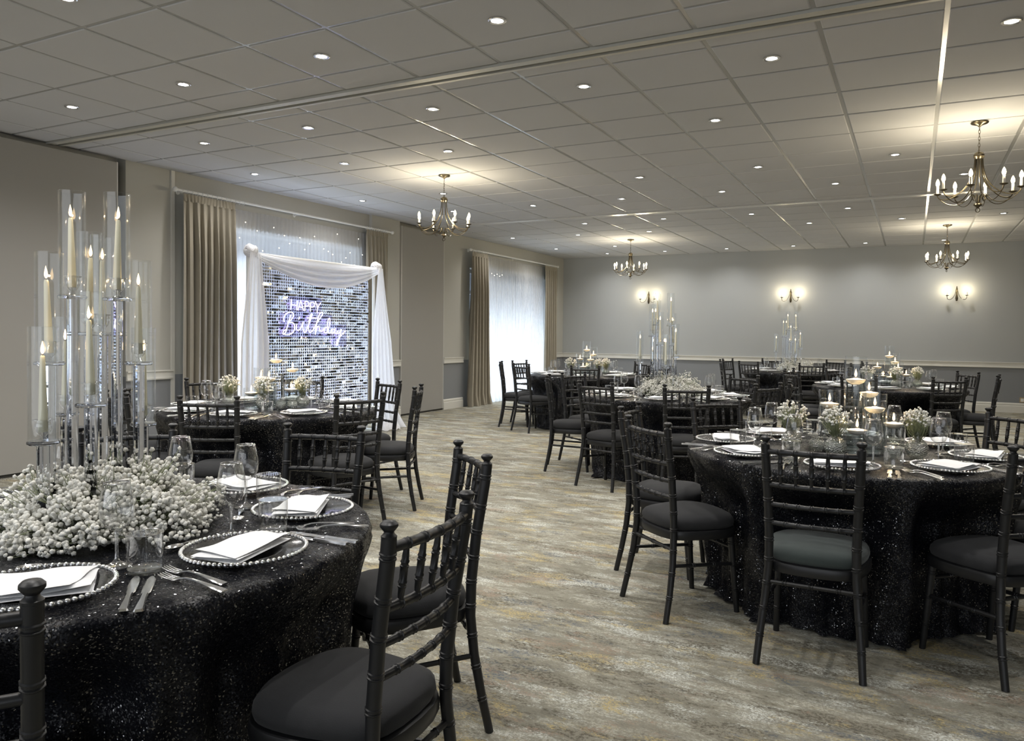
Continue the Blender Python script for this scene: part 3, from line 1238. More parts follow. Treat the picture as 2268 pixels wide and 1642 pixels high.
# finial midpoint x, y and outward direction of each chair's back
CHAIRS = [('L', -0.954, 1.448, 3.1), ('L', -1.326, 2.259, 47.1), ('L', -2.173, 2.485, 102.7), ('L', -2.826, 2.052, 139.4), ('L', -1.318, 0.589, 312.9),
          ('LB', -3.702, 3.22, 297.3), ('LB', -3.099, 3.883, 340.3), ('LB', -3.231, 4.716, 26.2), ('LB', -3.834, 5.168, 68.7), ('LB', -4.687, 5.084, 120.5), ('LB', -5.171, 4.485, 161.6), ('LB', -5.111, 3.712, 205.0), ('LB', -4.444, 3.149, 254.1),
          ('R', -0.33, 3.09, 269.7), ('R', -1.084, 3.445, 229.3), ('R', -1.401, 4.133, 182.3), ('R', -1.091, 4.891, 135.9), ('R', -0.322, 5.19, 91.8), ('R', 0.497, 4.908, 43.6), ('R', 0.779, 4.157, 2.0), ('R', 0.449, 3.415, 314.1),
          ('M', -1.567, 5.982, 292.4), ('M', -2.312, 5.935, 253.1), ('M', -1.049, 6.581, 334.7), ('M', -0.964, 7.185, 7.1), ('M', -1.495, 7.9, 61.6), ('M', -2.443, 7.95, 112.7), ('M', -3.082, 7.3, 159.4), ('M', -3.066, 6.64, 201.2),
          ('F', -4.5, 8.905, 243.1), ('F', -3.593, 8.869, 292.6), ('F', -2.838, 9.506, 322.7), ('F', -3.467, 10.787, 61.0), ('F', -4.449, 10.811, 115.0), ('F', -5.062, 9.969, 170.2), ('F', -5.054, 9.388, 203.9),
          ('B', -2.219, 12.057, 244.3), ('B', -1.311, 12.01, 289.7), ('B', -2.167, 13.957, 116.1), ('B', -1.144, 13.916, 61.8), ('B', -2.751, 12.651, 200.7), ('B', -2.784, 13.264, 163.8), ('B', -0.676, 13.274, 15.0), ('B', -0.739, 12.552, 335.0),
          ('C', -0.492, 8.672, 255.6), ('C', 0.328, 8.803, 300.7), ('C', 0.806, 9.612, 353.1), ('C', 0.568, 10.355, 35.4), ('C', -0.256, 10.755, 89.8), ('C', -0.843, 10.547, 133.4), ('C', -1.327, 9.827, 170.8), ('C', -1.207, 9.117, 215.0)]
BACK = .205   # finials stand this far behind the seat centre


def sectors(angs):
    """one compass word per angle: the assignment of eighths with the least total error"""
    best = None
    n = len(angs)
    order = sorted(range(n), key=lambda i: angs[i] % 360)
    for off in range(8):
        for skip in range(-1, n):
            idx = [None] * n
            k = off
            for c_, i in enumerate(order):
                if c_ == skip and n < 8:
                    k += 1
                idx[i] = k % 8
                k += 1
            if len(set(idx)) < n:
                continue
            e = sum(min(abs(angs[i] - idx[i] * 45) % 360, 360 - abs(angs[i] - idx[i] * 45) % 360) ** 2 for i in range(n))
            if best is None or e < best[0]:
                best = (e, idx)
    return best[1]


# ------------------------------------------------------------------ the banquet chair
def ringed(pts, base, rings, r_amp=.0022, n=10, ref=(0.13, 0.21, 0.97), fine=.05):
    """bamboo-turned member: path, radius function of arc length, positions of the double rings"""
    P = [Vector(p_) for p_ in pts]
    cum = [0]
    for i in range(1, len(P)):
        cum.append(cum[-1] + (P[i] - P[i - 1]).length)
    Lt = cum[-1]

    def at(s_):
        s_ = max(0, min(Lt, s_))
        for i in range(1, len(P)):
            if s_ <= cum[i] + 1e-9:
                return P[i - 1].lerp(P[i], (s_ - cum[i - 1]) / max(1e-9, cum[i] - cum[i - 1]))
        return P[-1]

    st = {0.0: 0, Lt: 0}
    for i in cum:
        st[i] = 0
    s_ = fine
    while s_ < Lt:
        if all(abs(s_ - r * Lt) > .012 for r in rings):
            st[s_] = 0
        s_ += fine
    for r in rings:
        c_ = r * Lt
        for d, am in ((-.0085, 0), (-.0062, 1), (-.0040, 1), (-.0022, -.2), (.0022, -.2), (.0040, 1), (.0062, 1), (.0085, 0)):
            if 0 < c_ + d < Lt:
                st[c_ + d] = am
    ks = sorted(st)
    b = MB()
    b.tube([tuple(at(k)) for k in ks], [base(k / Lt) + st[k] * r_amp for k in ks], n, ref=ref)
    return b


def post_path(s_):
    return [(s_ * .190, -.215, 0), (s_ * .181, -.190, .12), (s_ * .168, -.168, .25), (s_ * .158, -.158, .37), (s_ * .157, -.160, .48), (s_ * .161, -.174, .63), (s_ * .168, -.200, .80), (s_ * .170, -.205, .855)]


def post_at(z, s_):
    P = post_path(s_)
    for a, c_ in zip(P[:-1], P[1:]):
        if a[2] <= z <= c_[2]:
            t_ = (z - a[2]) / (c_[2] - a[2])
            return tuple(a[k] + (c_[k] - a[k]) * t_ for k in range(3))
    return P[-1]


def seat_outline(scale=1.0):
    pts = [(-.145, -.178), (-.185, -.06), (-.203, .07), (-.188, .165), (-.10, .212), (0, .222), (.10, .212), (.188, .165), (.203, .07), (.185, -.06), (.145, -.178)]
    for _ in range(3):
        o = []
        n = len(pts)
        for i in range(n):
            a, c_ = pts[i], pts[(i + 1) % n]
            o.append((a[0] * .75 + c_[0] * .25, a[1] * .75 + c_[1] * .25))
            o.append((a[0] * .25 + c_[0] * .75, a[1] * .25 + c_[1] * .75))
        pts = o
    cx, cyy = 0, .02
    return [(cx + (x - cx) * scale, cyy + (y - cyy) * scale) for x, y in pts[::2]]


def stack(levels):
    b = MB()
    n = None
    vs = []
    for sc, z in levels:
        o = seat_outline(sc)
        n = len(o)
        vs += [(x, y, z) for x, y in o]
    fs = []
    for k in range(len(levels) - 1):
        for i in range(n):
            j = (i + 1) % n
            fs.append((k * n + i, (k + 1) * n + i, (k + 1) * n + j, k * n + j))
    vs.append((0, .02, levels[-1][1] + .0005))
    last = (len(levels) - 1) * n
    for i in range(n):
        fs.append((last + i, len(vs) - 1, last + (i + 1) % n))
    vs.append((0, .02, levels[0][1]))
    for i in range(n):
        fs.append((i, (i + 1) % n, len(vs) - 1))
    b.add(vs, fs)
    return b


def make_chair(cush):
    t = thing('banquet_chair', 'x', 'chair')
    obj('seat_frame', stack([(.93, .352), (.985, .354), (1.0, .362), (1.0, .384), (.985, .392), (.93, .396)]), 'black_lacquer', t)
    obj('seat_cushion', stack([(.90, .394), (.945, .400), (.965, .412), (.955, .428), (.91, .442), (.80, .453), (.6, .460), (.35, .464)]), cush, t, sharp=None)
    for s_ in (-1, 1):
        P = post_path(s_)
        b = ringed(P, lambda u: .0135 + .0035 * min(1, u * 1.8), [.13, .25, .365, .475, .565, .655, .75, .845, .955], ref=(1, 0, 0))
        top = P[-1]
        b.lathe([(0.016, -.004), (.017, .004), (.0115, .009), (.0105, .013), (.0150, .018), (.0192, .0235), (.0190, .029), (.0135, .0345), (0.0001, .0365)], 14, top)
        obj('rear_post', b, 'black_lacquer', t)
        b = ringed([(s_ * .176, .178, 0), (s_ * .170, .160, .20), (s_ * .163, .148, .358)], lambda u: .0125 + .0035 * u, [.30, .62, .90], ref=(1, 0, 0))
        obj('front_leg', b, 'black_lacquer', t)
        a, c_ = post_at(.245, s_), (s_ * .171, .164, .225)
        obj('stretcher', ringed([a, c_], lambda u: .0085, [.33, .66], n=8), 'black_lacquer', t)
    a, c_ = post_at(.315, -1), post_at(.315, 1)
    obj('stretcher', ringed([a, c_], lambda u: .0085, [.2, .5, .8], n=8), 'black_lacquer', t)
    obj('stretcher', ringed([(-.165, .152, .30), (.165, .152, .30)], lambda u: .0085, [.3, .7], n=8), 'black_lacquer', t)

    def bow(z, d):
        a, c_ = post_at(z, -1), post_at(z, 1)
        return [(a[0] + (c_[0] - a[0]) * u, a[1] - d * 4 * u * (1 - u), z) for u in [i / 8 for i in range(9)]]

    for z, r, d, rg in ((.832, .0115, .022, [.16, .33, .5, .67, .84]), (.700, .0105, .020, [.16, .33, .5, .67, .84]), (.622, .0095, .018, [.2, .35, .5, .65, .8]), (.548, .0095, .016, [.2, .35, .5, .65, .8])):
        obj('back_rail', ringed(bow(z, d), lambda u, r=r: r, rg, n=9, r_amp=.0018), 'black_lacquer', t)
    b1, b2 = bow(.832, .022), bow(.700, .020)
    for u in (.16, .33, .5, .67, .84):
        i = u * 8
        k = int(i)
        fr = i - k
        A = Vector(b2[k]).lerp(Vector(b2[k + 1]), fr)
        B = Vector(b1[k]).lerp(Vector(b1[k + 1]), fr)
        obj('spindle', ringed([tuple(A), tuple(B)], lambda q: .0048 + .0042 * sin(pi * q) ** .6, [.32, .66], n=8, r_amp=.0016, ref=(1, 0, 0), fine=.018), 'black_lacquer', t)
    return t


proto_chair = Proto(make_chair('black_velour'))
proto_green = Proto(make_chair('green_black_velour'))
chair_geo = {k: [] for k in TC}
by_table = {}
for c_ in CHAIRS:
    by_table.setdefault(c_[0], []).append(c_)
for k, lst in by_table.items():
    angs = [math.degrees(math.atan2(y - TC[k][1], x - TC[k][0])) % 360 for _, x, y, th in lst]
    idx = sectors(angs)
    for (_, x, y, th), a, i in zip(lst, angs, idx):
        o = radians(th)
        sx, sy = x - BACK * cos(o), y - BACK * sin(o)
        green = (k == 'R' and abs(th - 269.7) < .1)
        if green:
            lab = 'black banquet chair with greenish velour seat at front side of front floating-candle table'
        else:
            lab = 'black bamboo-style banquet chair at %s of the %s' % (DIRS[i], TN[k])
        (proto_green if green else proto_chair).place((sx, sy, 0), o + pi / 2, lab, 'banquet chairs at the ' + TN[k])
        dd = math.hypot(sx - TC[k][0], sy - TC[k][1])
        chair_geo[k].append((math.atan2(sy - TC[k][1], sx - TC[k][0]), dd - .235))


# ------------------------------------------------------------------ sequin tablecloths
def cloth(k):
    cx, cyy = TC[k]
    R0 = TR[k]
    rr = random.Random(hash_(k))
    nf = 36
    na = 300 if k in ('R', 'L') else 216
    ph = [rr.uniform(0, 6.28) for _ in range(6)]
    vs = [(0, 0, 0)]
    rows = []
    top = [.2, .4, .6, R0 - .05, R0 - .022, R0 - .010, R0 - .003, R0]
    topz = [0, 0, 0, 0, -.0015, -.005, -.011, -.020]
    nd = 34
    zt = ZT - .006
    for r, dz in zip(top, topz):
        rows.append([(r * cos(2 * pi * i / na), r * sin(2 * pi * i / na), zt + dz) for i in range(na)])
    for j in range(1, nd + 1):
        v = j / nd
        z = (zt - .02) * (1 - v) + .006 * v
        row = []
        for i in range(na):
            th = 2 * pi * i / na
            dip = 0
            for ca, fr in chair_geo[k]:
                d = (th - ca + pi) % (2 * pi) - pi
                wgt = .5 + .5 * cos(pi * min(1, max(0, (abs(d) - .24) / .24)))
                zz = max(0, min(1, (.705 - z) / .225))
                zz = zz * zz * (3 - 2 * zz)
                if wgt * zz > 0 and fr < R0:
                    dip = max(dip, wgt * zz * (R0 + .004 - max(.48, fr)))
            fold = sin(nf * th + ph[0] + 1.3 * sin(3 * th + ph[1])) * .6 + .4 * sin((nf * .53) * th + ph[2]) + .25 * sin(nf * 1.7 * th + ph[3])
            amp = .007 + .027 * v ** 1.1
            sm_ = max(0, min(1, (.705 - z) / .30))
            base = R0 + .004 - .045 * sm_ * sm_ * (3 - 2 * sm_) - .09 * v * v
            r = min(base, R0 + .004 - dip) + fold * amp * (1 if dip < .02 else .6)
            if v > .93:
                pool = (v - .93) / .07
                r += pool * (.05 + .07 * max(0, sin(5 * th + ph[4])) + .03 * sin(13 * th + ph[5])) * (1 if dip < .05 else .3)
                z2 = z + .012 * pool * (1 + sin(nf * th)) * .4
            else:
                z2 = z
            row.append((r * cos(th), r * sin(th), max(.006, z2)))
        rows.append(row)
    for row in rows:
        vs += row
    fs = []
    for i in range(na):
        fs.append((0, 1 + i, 1 + (i + 1) % na))
    for q in range(len(rows) - 1):
        for i in range(na):
            j = (i + 1) % na
            fs.append((1 + q * na + i, 1 + (q + 1) * na + i, 1 + (q + 1) * na + j, 1 + q * na + j))
    b = MB()
    b.add(vs, fs)
    o = obj('sequin_tablecloth', b, 'sequin_cloth', sharp=None, loc=(cx, cyy, 0))
    tag(o, 'floor-length black sequin cloth over the round ' + TN[k], 'tablecloth', 'black sequin tablecloths')


def hash_(s_):
    return sum(ord(c_) * (i + 3) for i, c_ in enumerate(s_))


for k in TC:
    cloth(k)
ZP = ZT - .004   # resting height on the cloth


# ------------------------------------------------------------------ place settings
def make_charger():
    t = thing('charger_plate', 'x', 'plate')
    b = MB()
    Q = .925
    b.lathe([(r * Q, z) for r, z in [(0.0001, .010), (.085, .010), (.098, .012), (.108, .0135), (.140, .0150), (.152, .0170), (.158, .0175), (.158, .015), (.140, .0125), (.110, .0105), (.100, .007), (.094, 0.0), (.086, 0.0), (.084, .006), (0.0001, .006)]], 48)
    obj('plate_glass', b, 'charger_glass', t)
    b = MB()
    n = 68
    for i in range(n):
        a = 2 * pi * i / n
        b.ball((.160 * Q * cos(a), .160 * Q * sin(a), .0185), .0060, 8, 6)
    obj('bead_rim', b, 'silver', t, sharp=None)
    return t


def make_napkin(kind=0):
    b = MB()
    nx, ny = 14, 9
    # folded layers: each is a soft pad, the upper ones pulled slightly askew
    if kind == 0:
        layers = [((-.112, -.062), (.112, -.058), (.106, .060), (-.098, .066)), ((-.108, -.060), (.106, -.052), (.110, .058), (-.104, .062)), ((-.110, -.055), (.100, -.060), (.113, .048), (-.080, .068))]
    else:
        layers = [((-.100, -.080), (.100, -.078), (.100, .074), (-.096, .080)), ((-.098, -.078), (.096, -.074), (.103, .070), (-.100, .076)), ((-.100, -.074), (.060, -.079), (.102, .072), (-.094, .074))]
    z0 = 0
    for li, q in enumerate(layers):
        th = .0052
        for top in (1, 0):
            vs, fs = [], []
            for j in range(ny + 1):
                for i in range(nx + 1):
                    u, v = i / nx, j / ny
                    x = (q[0][0] * (1 - u) + q[1][0] * u) * (1 - v) + (q[3][0] * (1 - u) + q[2][0] * u) * v
                    y = (q[0][1] * (1 - u) + q[1][1] * u) * (1 - v) + (q[3][1] * (1 - u) + q[2][1] * u) * v
                    e = min(u, 1 - u, v, 1 - v)
                    puff = min(1, e / .06)
                    z = z0 + th * .5 + (1 if top else -1) * th * .5 * sqrt(max(0, 1 - (1 - puff) ** 2))
                    z += .0016 * sin(5 * u + 2 * li) * sin(4 * v + li) + .0018 * sin(9 * u * v + li) + (.010 * max(0, u - .6) * (1 - v) if li >= 1 else 0)
                    vs.append((x, y, z))
            for j in range(ny):
                for i in range(nx):
                    a_ = j * (nx + 1) + i
                    f = (a_, a_ + 1, a_ + nx + 2, a_ + nx + 1)
                    fs.append(f if top else f[::-1])
            b.add(vs, fs)
        z0 += th * .95
    b.v = [(x * 1.06, y * 1.08, z * 1.25) for x, y, z in b.v]
    return b.mesh('napkin', 'napkin_linen', True, None)


def flat_bar(b, secs, th=.0022):
    """secs: (y, halfwidth, z) stations along y"""
    vs = []
    for y, w, z in secs:
        vs += [(-w, y, z), (w, y, z), (w * .75, y, z + th), (-w * .75, y, z + th)]
    fs = [(3, 2, 1, 0)]
    for k in range(len(secs) - 1):
        for i in range(4):
            j = (i + 1) % 4
            fs.append((k * 4 + i, k * 4 + j, k * 4 + 4 + j, k * 4 + 4 + i))
    e = (len(secs) - 1) * 4
    fs.append((e, e + 1, e + 2, e + 3))
    b.add(vs, fs)


HANDLE = [(-.10, .0088, .001), (-.097, .0102, .001), (-.085, .0100, .0025), (-.06, .0075, .005), (-.03, .0045, .008), (0, .0032, .010), (.02, .0030, .010)]


def make_fork():
    b = MB()
    flat_bar(b, HANDLE + [(.036, .0045, .007), (.045, .0105, .004), (.055, .0122, .003)])
    for q in range(4):
        x = (q - 1.5) * .0066
        vs = []
        for y, w, z in ((.053, .0024, .003), (.075, .0021, .0035), (.095, .0016, .0075), (.100, .0006, .009)):
            vs += [(x - w, y, z), (x + w, y, z), (x + w, y, z + .0018), (x - w, y, z + .0018)]
        fs = [(3, 2, 1, 0), (12, 13, 14, 15)]
        for k in range(3):
            for i in range(4):
                j = (i + 1) % 4
                fs.append((k * 4 + i, k * 4 + j, k * 4 + 4 + j, k * 4 + 4 + i))
        b.add(vs, fs)
    return b.mesh('fork', 'silver', True, .5)


def make_knife():
    t = thing('table_knife', 'x', 'knife')
    b = MB()
    flat_bar(b, [(-.115, .0070, .001), (-.111, .0098, .001), (-.09, .0088, .001), (-.05, .0060, .001), (-.02, .0058, .001), (-.012, .0075, .001), (-.008, .006, .001)], .0055)
    obj('handle', b, 'silver', t, sharp=.5)
    b = MB()
    flat_bar(b, [(-.009, .0055, .0022), (0, .0095, .0022), (.05, .0105, .0022), (.09, .0100, .0022), (.108, .006, .0022), (.114, .0015, .0022)], .0014)
    obj('blade', b, 'silver', t, sharp=.5)
    return t


def make_spoon():
    b = MB()
    flat_bar(b, HANDLE)
    vs, fs = [], []
    n, m_ = 16, 5
    for k in range(m_ + 1):
        r = k / m_
        for i in range(n):
            a = 2 * pi * i / n
            vs.append((.0175 * r * cos(a) * (1 - .12 * sin(a)), .045 + .027 * r * sin(a), .003 + .008 * r * r))
    for k in range(m_):
        for i in range(n):
            j = (i + 1) % n
            fs.append((k * n + i, k * n + j, (k + 1) * n + j, (k + 1) * n + i))
    b.add(vs, fs)
    return b.mesh('dessert_spoon', 'silver', True, .6)


def make_wine():
    t = thing('wine_glass', 'x', 'wine glass')
    b = MB()
    b.lathe([(.0280, .198), (.0330, .175), (.0375, .150), (.0385, .133), (.036, .114), (.028, .098), (.014, .088), (.006, .0865), (0.0001, .0862)], 28)
    obj('bowl', b, 'goblet_glass', t, sharp=None)
    b = MB()
    b.lathe([(0.0001, .0842), (.0055, .0838), (.0045, .076), (.0040, .05), (.0045, .02), (.0085, .011), (.018, .006), (.034, .002), (.035, .0005), (.0345, 0), (0.0001, 0)], 24)
    obj('stem_and_foot', b, 'stem_glass', t, sharp=None)
    b = MB()
    b.tube([(.0280 * cos(a), .0280 * sin(a), .198) for a in [2 * pi * q / 28 for q in range(28)]], .0011, 5, closed=True)
    obj('lip', b, 'chrome', t)  # chrome ring imitates the bright highlight on the clear glass rim
    return t


def make_tumbler():
    t = thing('water_tumbler', 'x', 'tumbler')
    b = MB()
    b.lathe([(.0392, .0905), (.0396, .060), (.0378, .010), (.0368, .002), (.034, 0), (0.0001, .0005)], 28)
    obj('glass_body', b, 'goblet_glass', t, sharp=.9)
    b = MB()
    b.lathe([(0.0001, .0095), (.0345, .0095), (.0368, .0115), (.0375, .010), (.036, .0075), (0.0001, .0070)], 28)
    obj('inner_base', b, 'stem_glass', t, sharp=.9)
    b = MB()
    b.tube([(.0392 * cos(a), .0392 * sin(a), .0905) for a in [2 * pi * q / 28 for q in range(28)]], .0007, 5, closed=True)
    obj('lip', b, 'chrome', t)  # rim highlight imitated by a thin chrome ring, the tumbler is plain glass
    return t


pc_charger, pc_knife, pc_wine, pc_tumb = Proto(make_charger()), Proto(make_knife()), Proto(make_wine()), Proto(make_tumbler())
nap_me = [make_napkin(0), make_napkin(1)]
fork_me, spoon_me = make_fork(), make_spoon()


def single(name, me, loc, rotz, label, cat, group):
    o = link(name, me, None, loc, rotz)
    return tag(o, label, cat, group)


def setting(k, ang, i):
    cx, cyy = TC[k]
    near_t = k in ('R', 'L', 'LB', 'M')
    place = '%s place, %s' % (DIRS[i], TN[k])
    rr = random.Random(hash_(k) * 10 + i)
    R0 = .585 if k != 'C' else .62

    def W2(tang, rad):   # diner's frame: tang to the diner's right, rad measured from the table centre
        a = ang
        ux, uy = cos(a), sin(a)
        # diner sits outside facing the centre: right hand is +tangential
        return cx + ux * rad - uy * tang, cyy + uy * rad + ux * tang

    face = ang + pi / 2   # local +y toward the centre
    if not near_t:
        vis = True
    x, y = W2(0, R0)
    pc_charger.place((x, y, ZP), rr.uniform(0, 6), 'clear glass charger with beaded rim at ' + place, 'charger plates on the ' + TN[k])
    kd = 1 if (k == 'L' and i == 7) else (i % 2 if k != 'L' else 0)
    x, y = W2(rr.uniform(-.008, .008), R0 - .002)
    a_n = face + rr.uniform(-.35, .35)
    if k == 'L' and i == 7:
        a_n = face + .1
    single('napkin', nap_me[kd], (x, y, ZP + .0135), a_n, 'folded white linen napkin on the charger at ' + place, 'napkin', 'white napkins on the ' + TN[k])
    if near_t:
        for q, (tg, nm) in enumerate(((-.185, 'inner'), (-.222, 'outer'))):
            x, y = W2(tg, R0 + .03 + .035 * q)
            single('fork', fork_me, (x, y, ZP + .001), face + rr.uniform(-.08, .08), 'silver %s fork beside the charger at %s' % (nm, place), 'fork', 'forks on the ' + TN[k])
        for q, (tg, nm) in enumerate(((.183, 'inner'), (.214, 'outer'))):
            x, y = W2(tg, R0 + .055 + .012 * q)
            pc_knife.place((x, y, ZP + .0008), face + rr.uniform(-.05, .05), 'silver %s knife beside the charger at %s' % (nm, place), 'knives on the ' + TN[k])
        x, y = W2(-.01, R0 - .185)
        single('dessert_spoon', spoon_me, (x, y, ZP + .001), face + pi / 2 + rr.uniform(-.06, .06), 'silver dessert spoon above the charger at ' + place, 'spoon', 'dessert spoons on the ' + TN[k])
    tw, rw, tt_, rt = (.21, R0 - .25, .27, R0 - .17) if (k == 'L' and i == 6) else (.125, R0 - .165, .195, R0 - .095)
    x, y = W2(tw + rr.uniform(-.01, .01), rw)
    pc_wine.place((x, y, ZP + .0008), 0, 'empty clear wine glass with gold-lit rim at ' + place if False else 'empty clear wine glass at the ' + place, 'wine glasses on the ' + TN[k])
    x, y = W2(tt_ + rr.uniform(-.008, .008), rt)
    pc_tumb.place((x, y, ZP + .0008), 0, 'empty clear water tumbler at the ' + place, 'water tumblers on the ' + TN[k])


for k in TC:
    for i in range(8):
        ang = radians(2 + 45 * i)
        if k in ('LB', 'M', 'F', 'B', 'C'):
            ang = radians({'LB': 22, 'M': 14, 'F': 20, 'B': 15, 'C': 0}[k] + 45 * i)
        x, y = TC[k][0] + .58 * cos(ang), TC[k][1] + .58 * sin(ang)
        p_ = cam_px(x, y, ZT)
        if p_ is None or not (-190 < p_[0] < 2420 and p_[1] < 1700):
            continue
        setting(k, ang, i)

# ------------------------------------------------------------------ baby's breath
ico = None


def ico_np(sub):
    import bmesh
    bm = bmesh.new()
    bmesh.ops.create_icosphere(bm, subdivisions=sub, radius=1.0)
    v = np.array([x.co[:] for x in bm.verts])
    f = np.array([[w_.index for w_ in x.verts] for x in bm.faces])
    bm.free()
    return v, f


ICO1, ICO2 = ico_np(1), ico_np(2)


def florets_mesh(pos, rad, name='florets', ico_=None):
    v, f = ico_ or ICO2
    n = len(pos)
    jit = 1 + .14 * rng.randn(n, len(v), 1)
    V = pos[:, None, :] + v[None] * rad[:, None, None] * jit
    F = (f[None] + (np.arange(n) * len(v))[:, None, None])
    V = V.reshape(-1, 3)
    F = F.reshape(-1, 3)
    me = bpy.data.meshes.new(name)
    me.vertices.add(len(V))
    me.vertices.foreach_set('co', V.astype(np.float32).ravel())
    me.loops.add(F.size)
    me.loops.foreach_set('vertex_index', F.astype(np.int32).ravel())
    me.polygons.add(len(F))
    me.polygons.foreach_set('loop_start', np.arange(0, F.size, 3, dtype=np.int32))
    me.polygons.foreach_set('use_smooth', np.ones(len(F), bool))
    me.materials.append(MATS['floret'])
    me.update(calc_edges=True)
    return me


def stems_mesh(starts, ends, r=.0011):
    b = MB()
    for s_, e in zip(starts, ends):
        m_ = (s_ + e) / 2 + rng.randn(3) * .010
        b.tube([tuple(s_), tuple(m_), tuple(e)], [r, r, r * .7], 3)
    return b.mesh('stems', 'green_stem', True, None)


def garland():
    n = 5400
    th = rng.uniform(0, 2 * pi, n)
    ph = np.arcsin(rng.uniform(0.0, 1.0, n) ** .8)
    lump = 1 + .10 * np.sin(5 * th + 1) + .08 * np.sin(9 * th + 2) + .05 * rng.randn(n)
    dep = 1 - np.abs(rng.randn(n)) * .07
    R, H = .285, .135
    x = R * lump * dep * np.cos(ph) * np.cos(th)
    y = R * lump * dep * np.cos(ph) * np.sin(th)
    z = .010 + H * dep * np.sin(ph) * (1 + .22 * np.sin(7 * th + 3 * ph)) + .006 * rng.randn(n)
    z = np.maximum(z, .007)
    # clusters
    k = rng.randint(0, n, n // 2)
    pos = np.stack([x, y, z], 1)
    half = n // 2
    pos[:half] = pos[k] + rng.randn(half, 3) * .008
    pos[:, 2] = np.maximum(pos[:, 2], .007)
    # sprigs that reach out
    ex, est = [], []
    for q in range(46):
        a = rng.uniform(0, 2 * pi)
        el = rng.uniform(.1, 1.3)
        root = np.array([R * .75 * cos(a) * cos(el), R * .75 * sin(a) * cos(el), .02 + H * .7 * sin(el)])
        d = np.array([cos(a) * cos(el), sin(a) * cos(el), sin(el) * .8 + .1])
        for w_ in range(rng.randint(3, 7)):
            tip = root + d * rng.uniform(.08, .12) + rng.randn(3) * .014
            tip[2] = max(tip[2], .008)
            ex.append(tip)
            est.append(root)
    pos = np.concatenate([pos, np.array(ex)])
    rad = rng.uniform(.0046, .0070, len(pos))
    t = thing('flower_garland', 'x', 'flower garland')
    link('florets', florets_mesh(pos, rad), t)['kind'] = 'stuff'
    sel = pos[rng.randint(0, n, 900)]
    st = stems_mesh(list(sel * np.array([.72, .72, .4]) + rng.randn(900, 3) * .01 * np.array([1, 1, 0]) + np.array([0, 0, .008])) + est, list(sel) + ex)
    link('stems', st, t)['kind'] = 'stuff'
    return t


def bunch_meshes(seed, spread=.072, h=.075):
    n = 165
    d = rng.randn(n, 3)
    d /= np.linalg.norm(d, axis=1)[:, None]
    d[:, 2] = np.abs(d[:, 2])
    pos = d * np.array([spread, spread, h]) * rng.uniform(.6, 1.0, (n, 1)) + np.array([0, 0, .04])
    pos[: n // 2] = pos[rng.randint(0, n, n // 2)] + rng.randn(n // 2, 3) * .0055
    rad = rng.uniform(.0038, .0058, n)
    fl = florets_mesh(pos, rad)
    base = rng.randn(n, 3) * .005
    base[:, 2] = -.045
    return fl, stems_mesh(list(base), list(pos), .0008)


# ------------------------------------------------------------------ candelabra with hurricane tubes
UX, UY = Rm[0][0], Rm[0][1]      # the arrangement is turned to face the open carpet
VX, VY = Rm[2][0], Rm[2][1]
nu_ = math.hypot(UX, UY)
UX, UY = UX / nu_, UY / nu_
VX, VY = -UY, UX


def uv(u, v):
    return (u * UX + v * VX, u * UY + v * VY)


def px_uv(px, depth):
    return (px - 1134) / 1707.73 * depth


cu, cd = px_uv(196, 2.17), 2.17
ARMS = []
for px, d, zb, lab in ((161.5, 2.22, .655, 'tallest tube, window side'), (260, 2.22, .650, 'tallest tube, room side'),
                       (199, 2.31, .550, 'second-tallest tube, window side'), (228, 2.40, .550, 'second-tallest tube, room side'),
                       (110.5, 2.10, .470, 'middle-height tube, window side'), (307.6, 2.28, .465, 'middle-height tube, room side'),
                       (202, 2.06, .362, 'short tube at the front'), (96.5, 2.01, .268, 'shortest tube, window side'),
                       (318, 2.42, .268, 'shortest tube, room side'), (146, 2.40, .300, 'short tube at the back')):
    u = px_uv(px, d) - cu
    v = d - cd
    x, y = uv(u, v)
    ARMS.append((x, y, zb, lab))


def make_candelabra():
    t = thing('crystal_candelabra', 'x', 'candelabra')
    b = MB()
    b.lathe([(0.0001, 0), (.19, 0), (.195, .004), (.19, .012), (0.0001, .012)], 40)
    obj('base_disc', b, 'chrome', t, sharp=.5)
    for x, y, zb, lab in ARMS:
        rx, ry = x, y
        b = MB()
        b.lathe([(0.0001, .012), (.0150, .012), (.0150, zb - .012), (0.0001, zb - .012)], 12, (rx, ry, 0))
        rod = obj('crystal_rod', b, 'crystal', t, smooth=False)
        b = MB()
        b.lathe([(0.0001, zb - .011), (.034, zb - .011), (.038, zb - .008), (.038, zb - .003), (.034, zb), (0.0001, zb)], 28, (rx, ry, 0))
        obj('tube_plate', b, 'crystal', rod, sharp=.6)
        b = MB()
        b.lathe([(.0350, zb + .001), (.0350, zb + .295), (.0330, zb + .295), (.0330, zb + .001)], 32, (rx, ry, 0), closed=True)
        b.tube([(rx + .0342 * cos(a), ry + .0342 * sin(a), zb + .295) for a in [2 * pi * q / 28 for q in range(28)]], .0009, 5, closed=True)
        obj('hurricane_tube', b, 'tube_glass', rod, sharp=.6)
        b = MB()
        b.lathe([(0.0001, zb + .001), (.010, zb + .002), (.006, zb + .010), (.012, zb + .016), (.020, zb + .028), (.0205, zb + .042), (.017, zb + .050), (.026, zb + .053), (.026, zb + .0545), (.0135, zb + .052), (.0125, zb + .022), (0.0001, zb + .020)], 20, (rx, ry, 0))
        obj('candle_cup', b, 'goblet_glass', rod, sharp=.6)
    return t


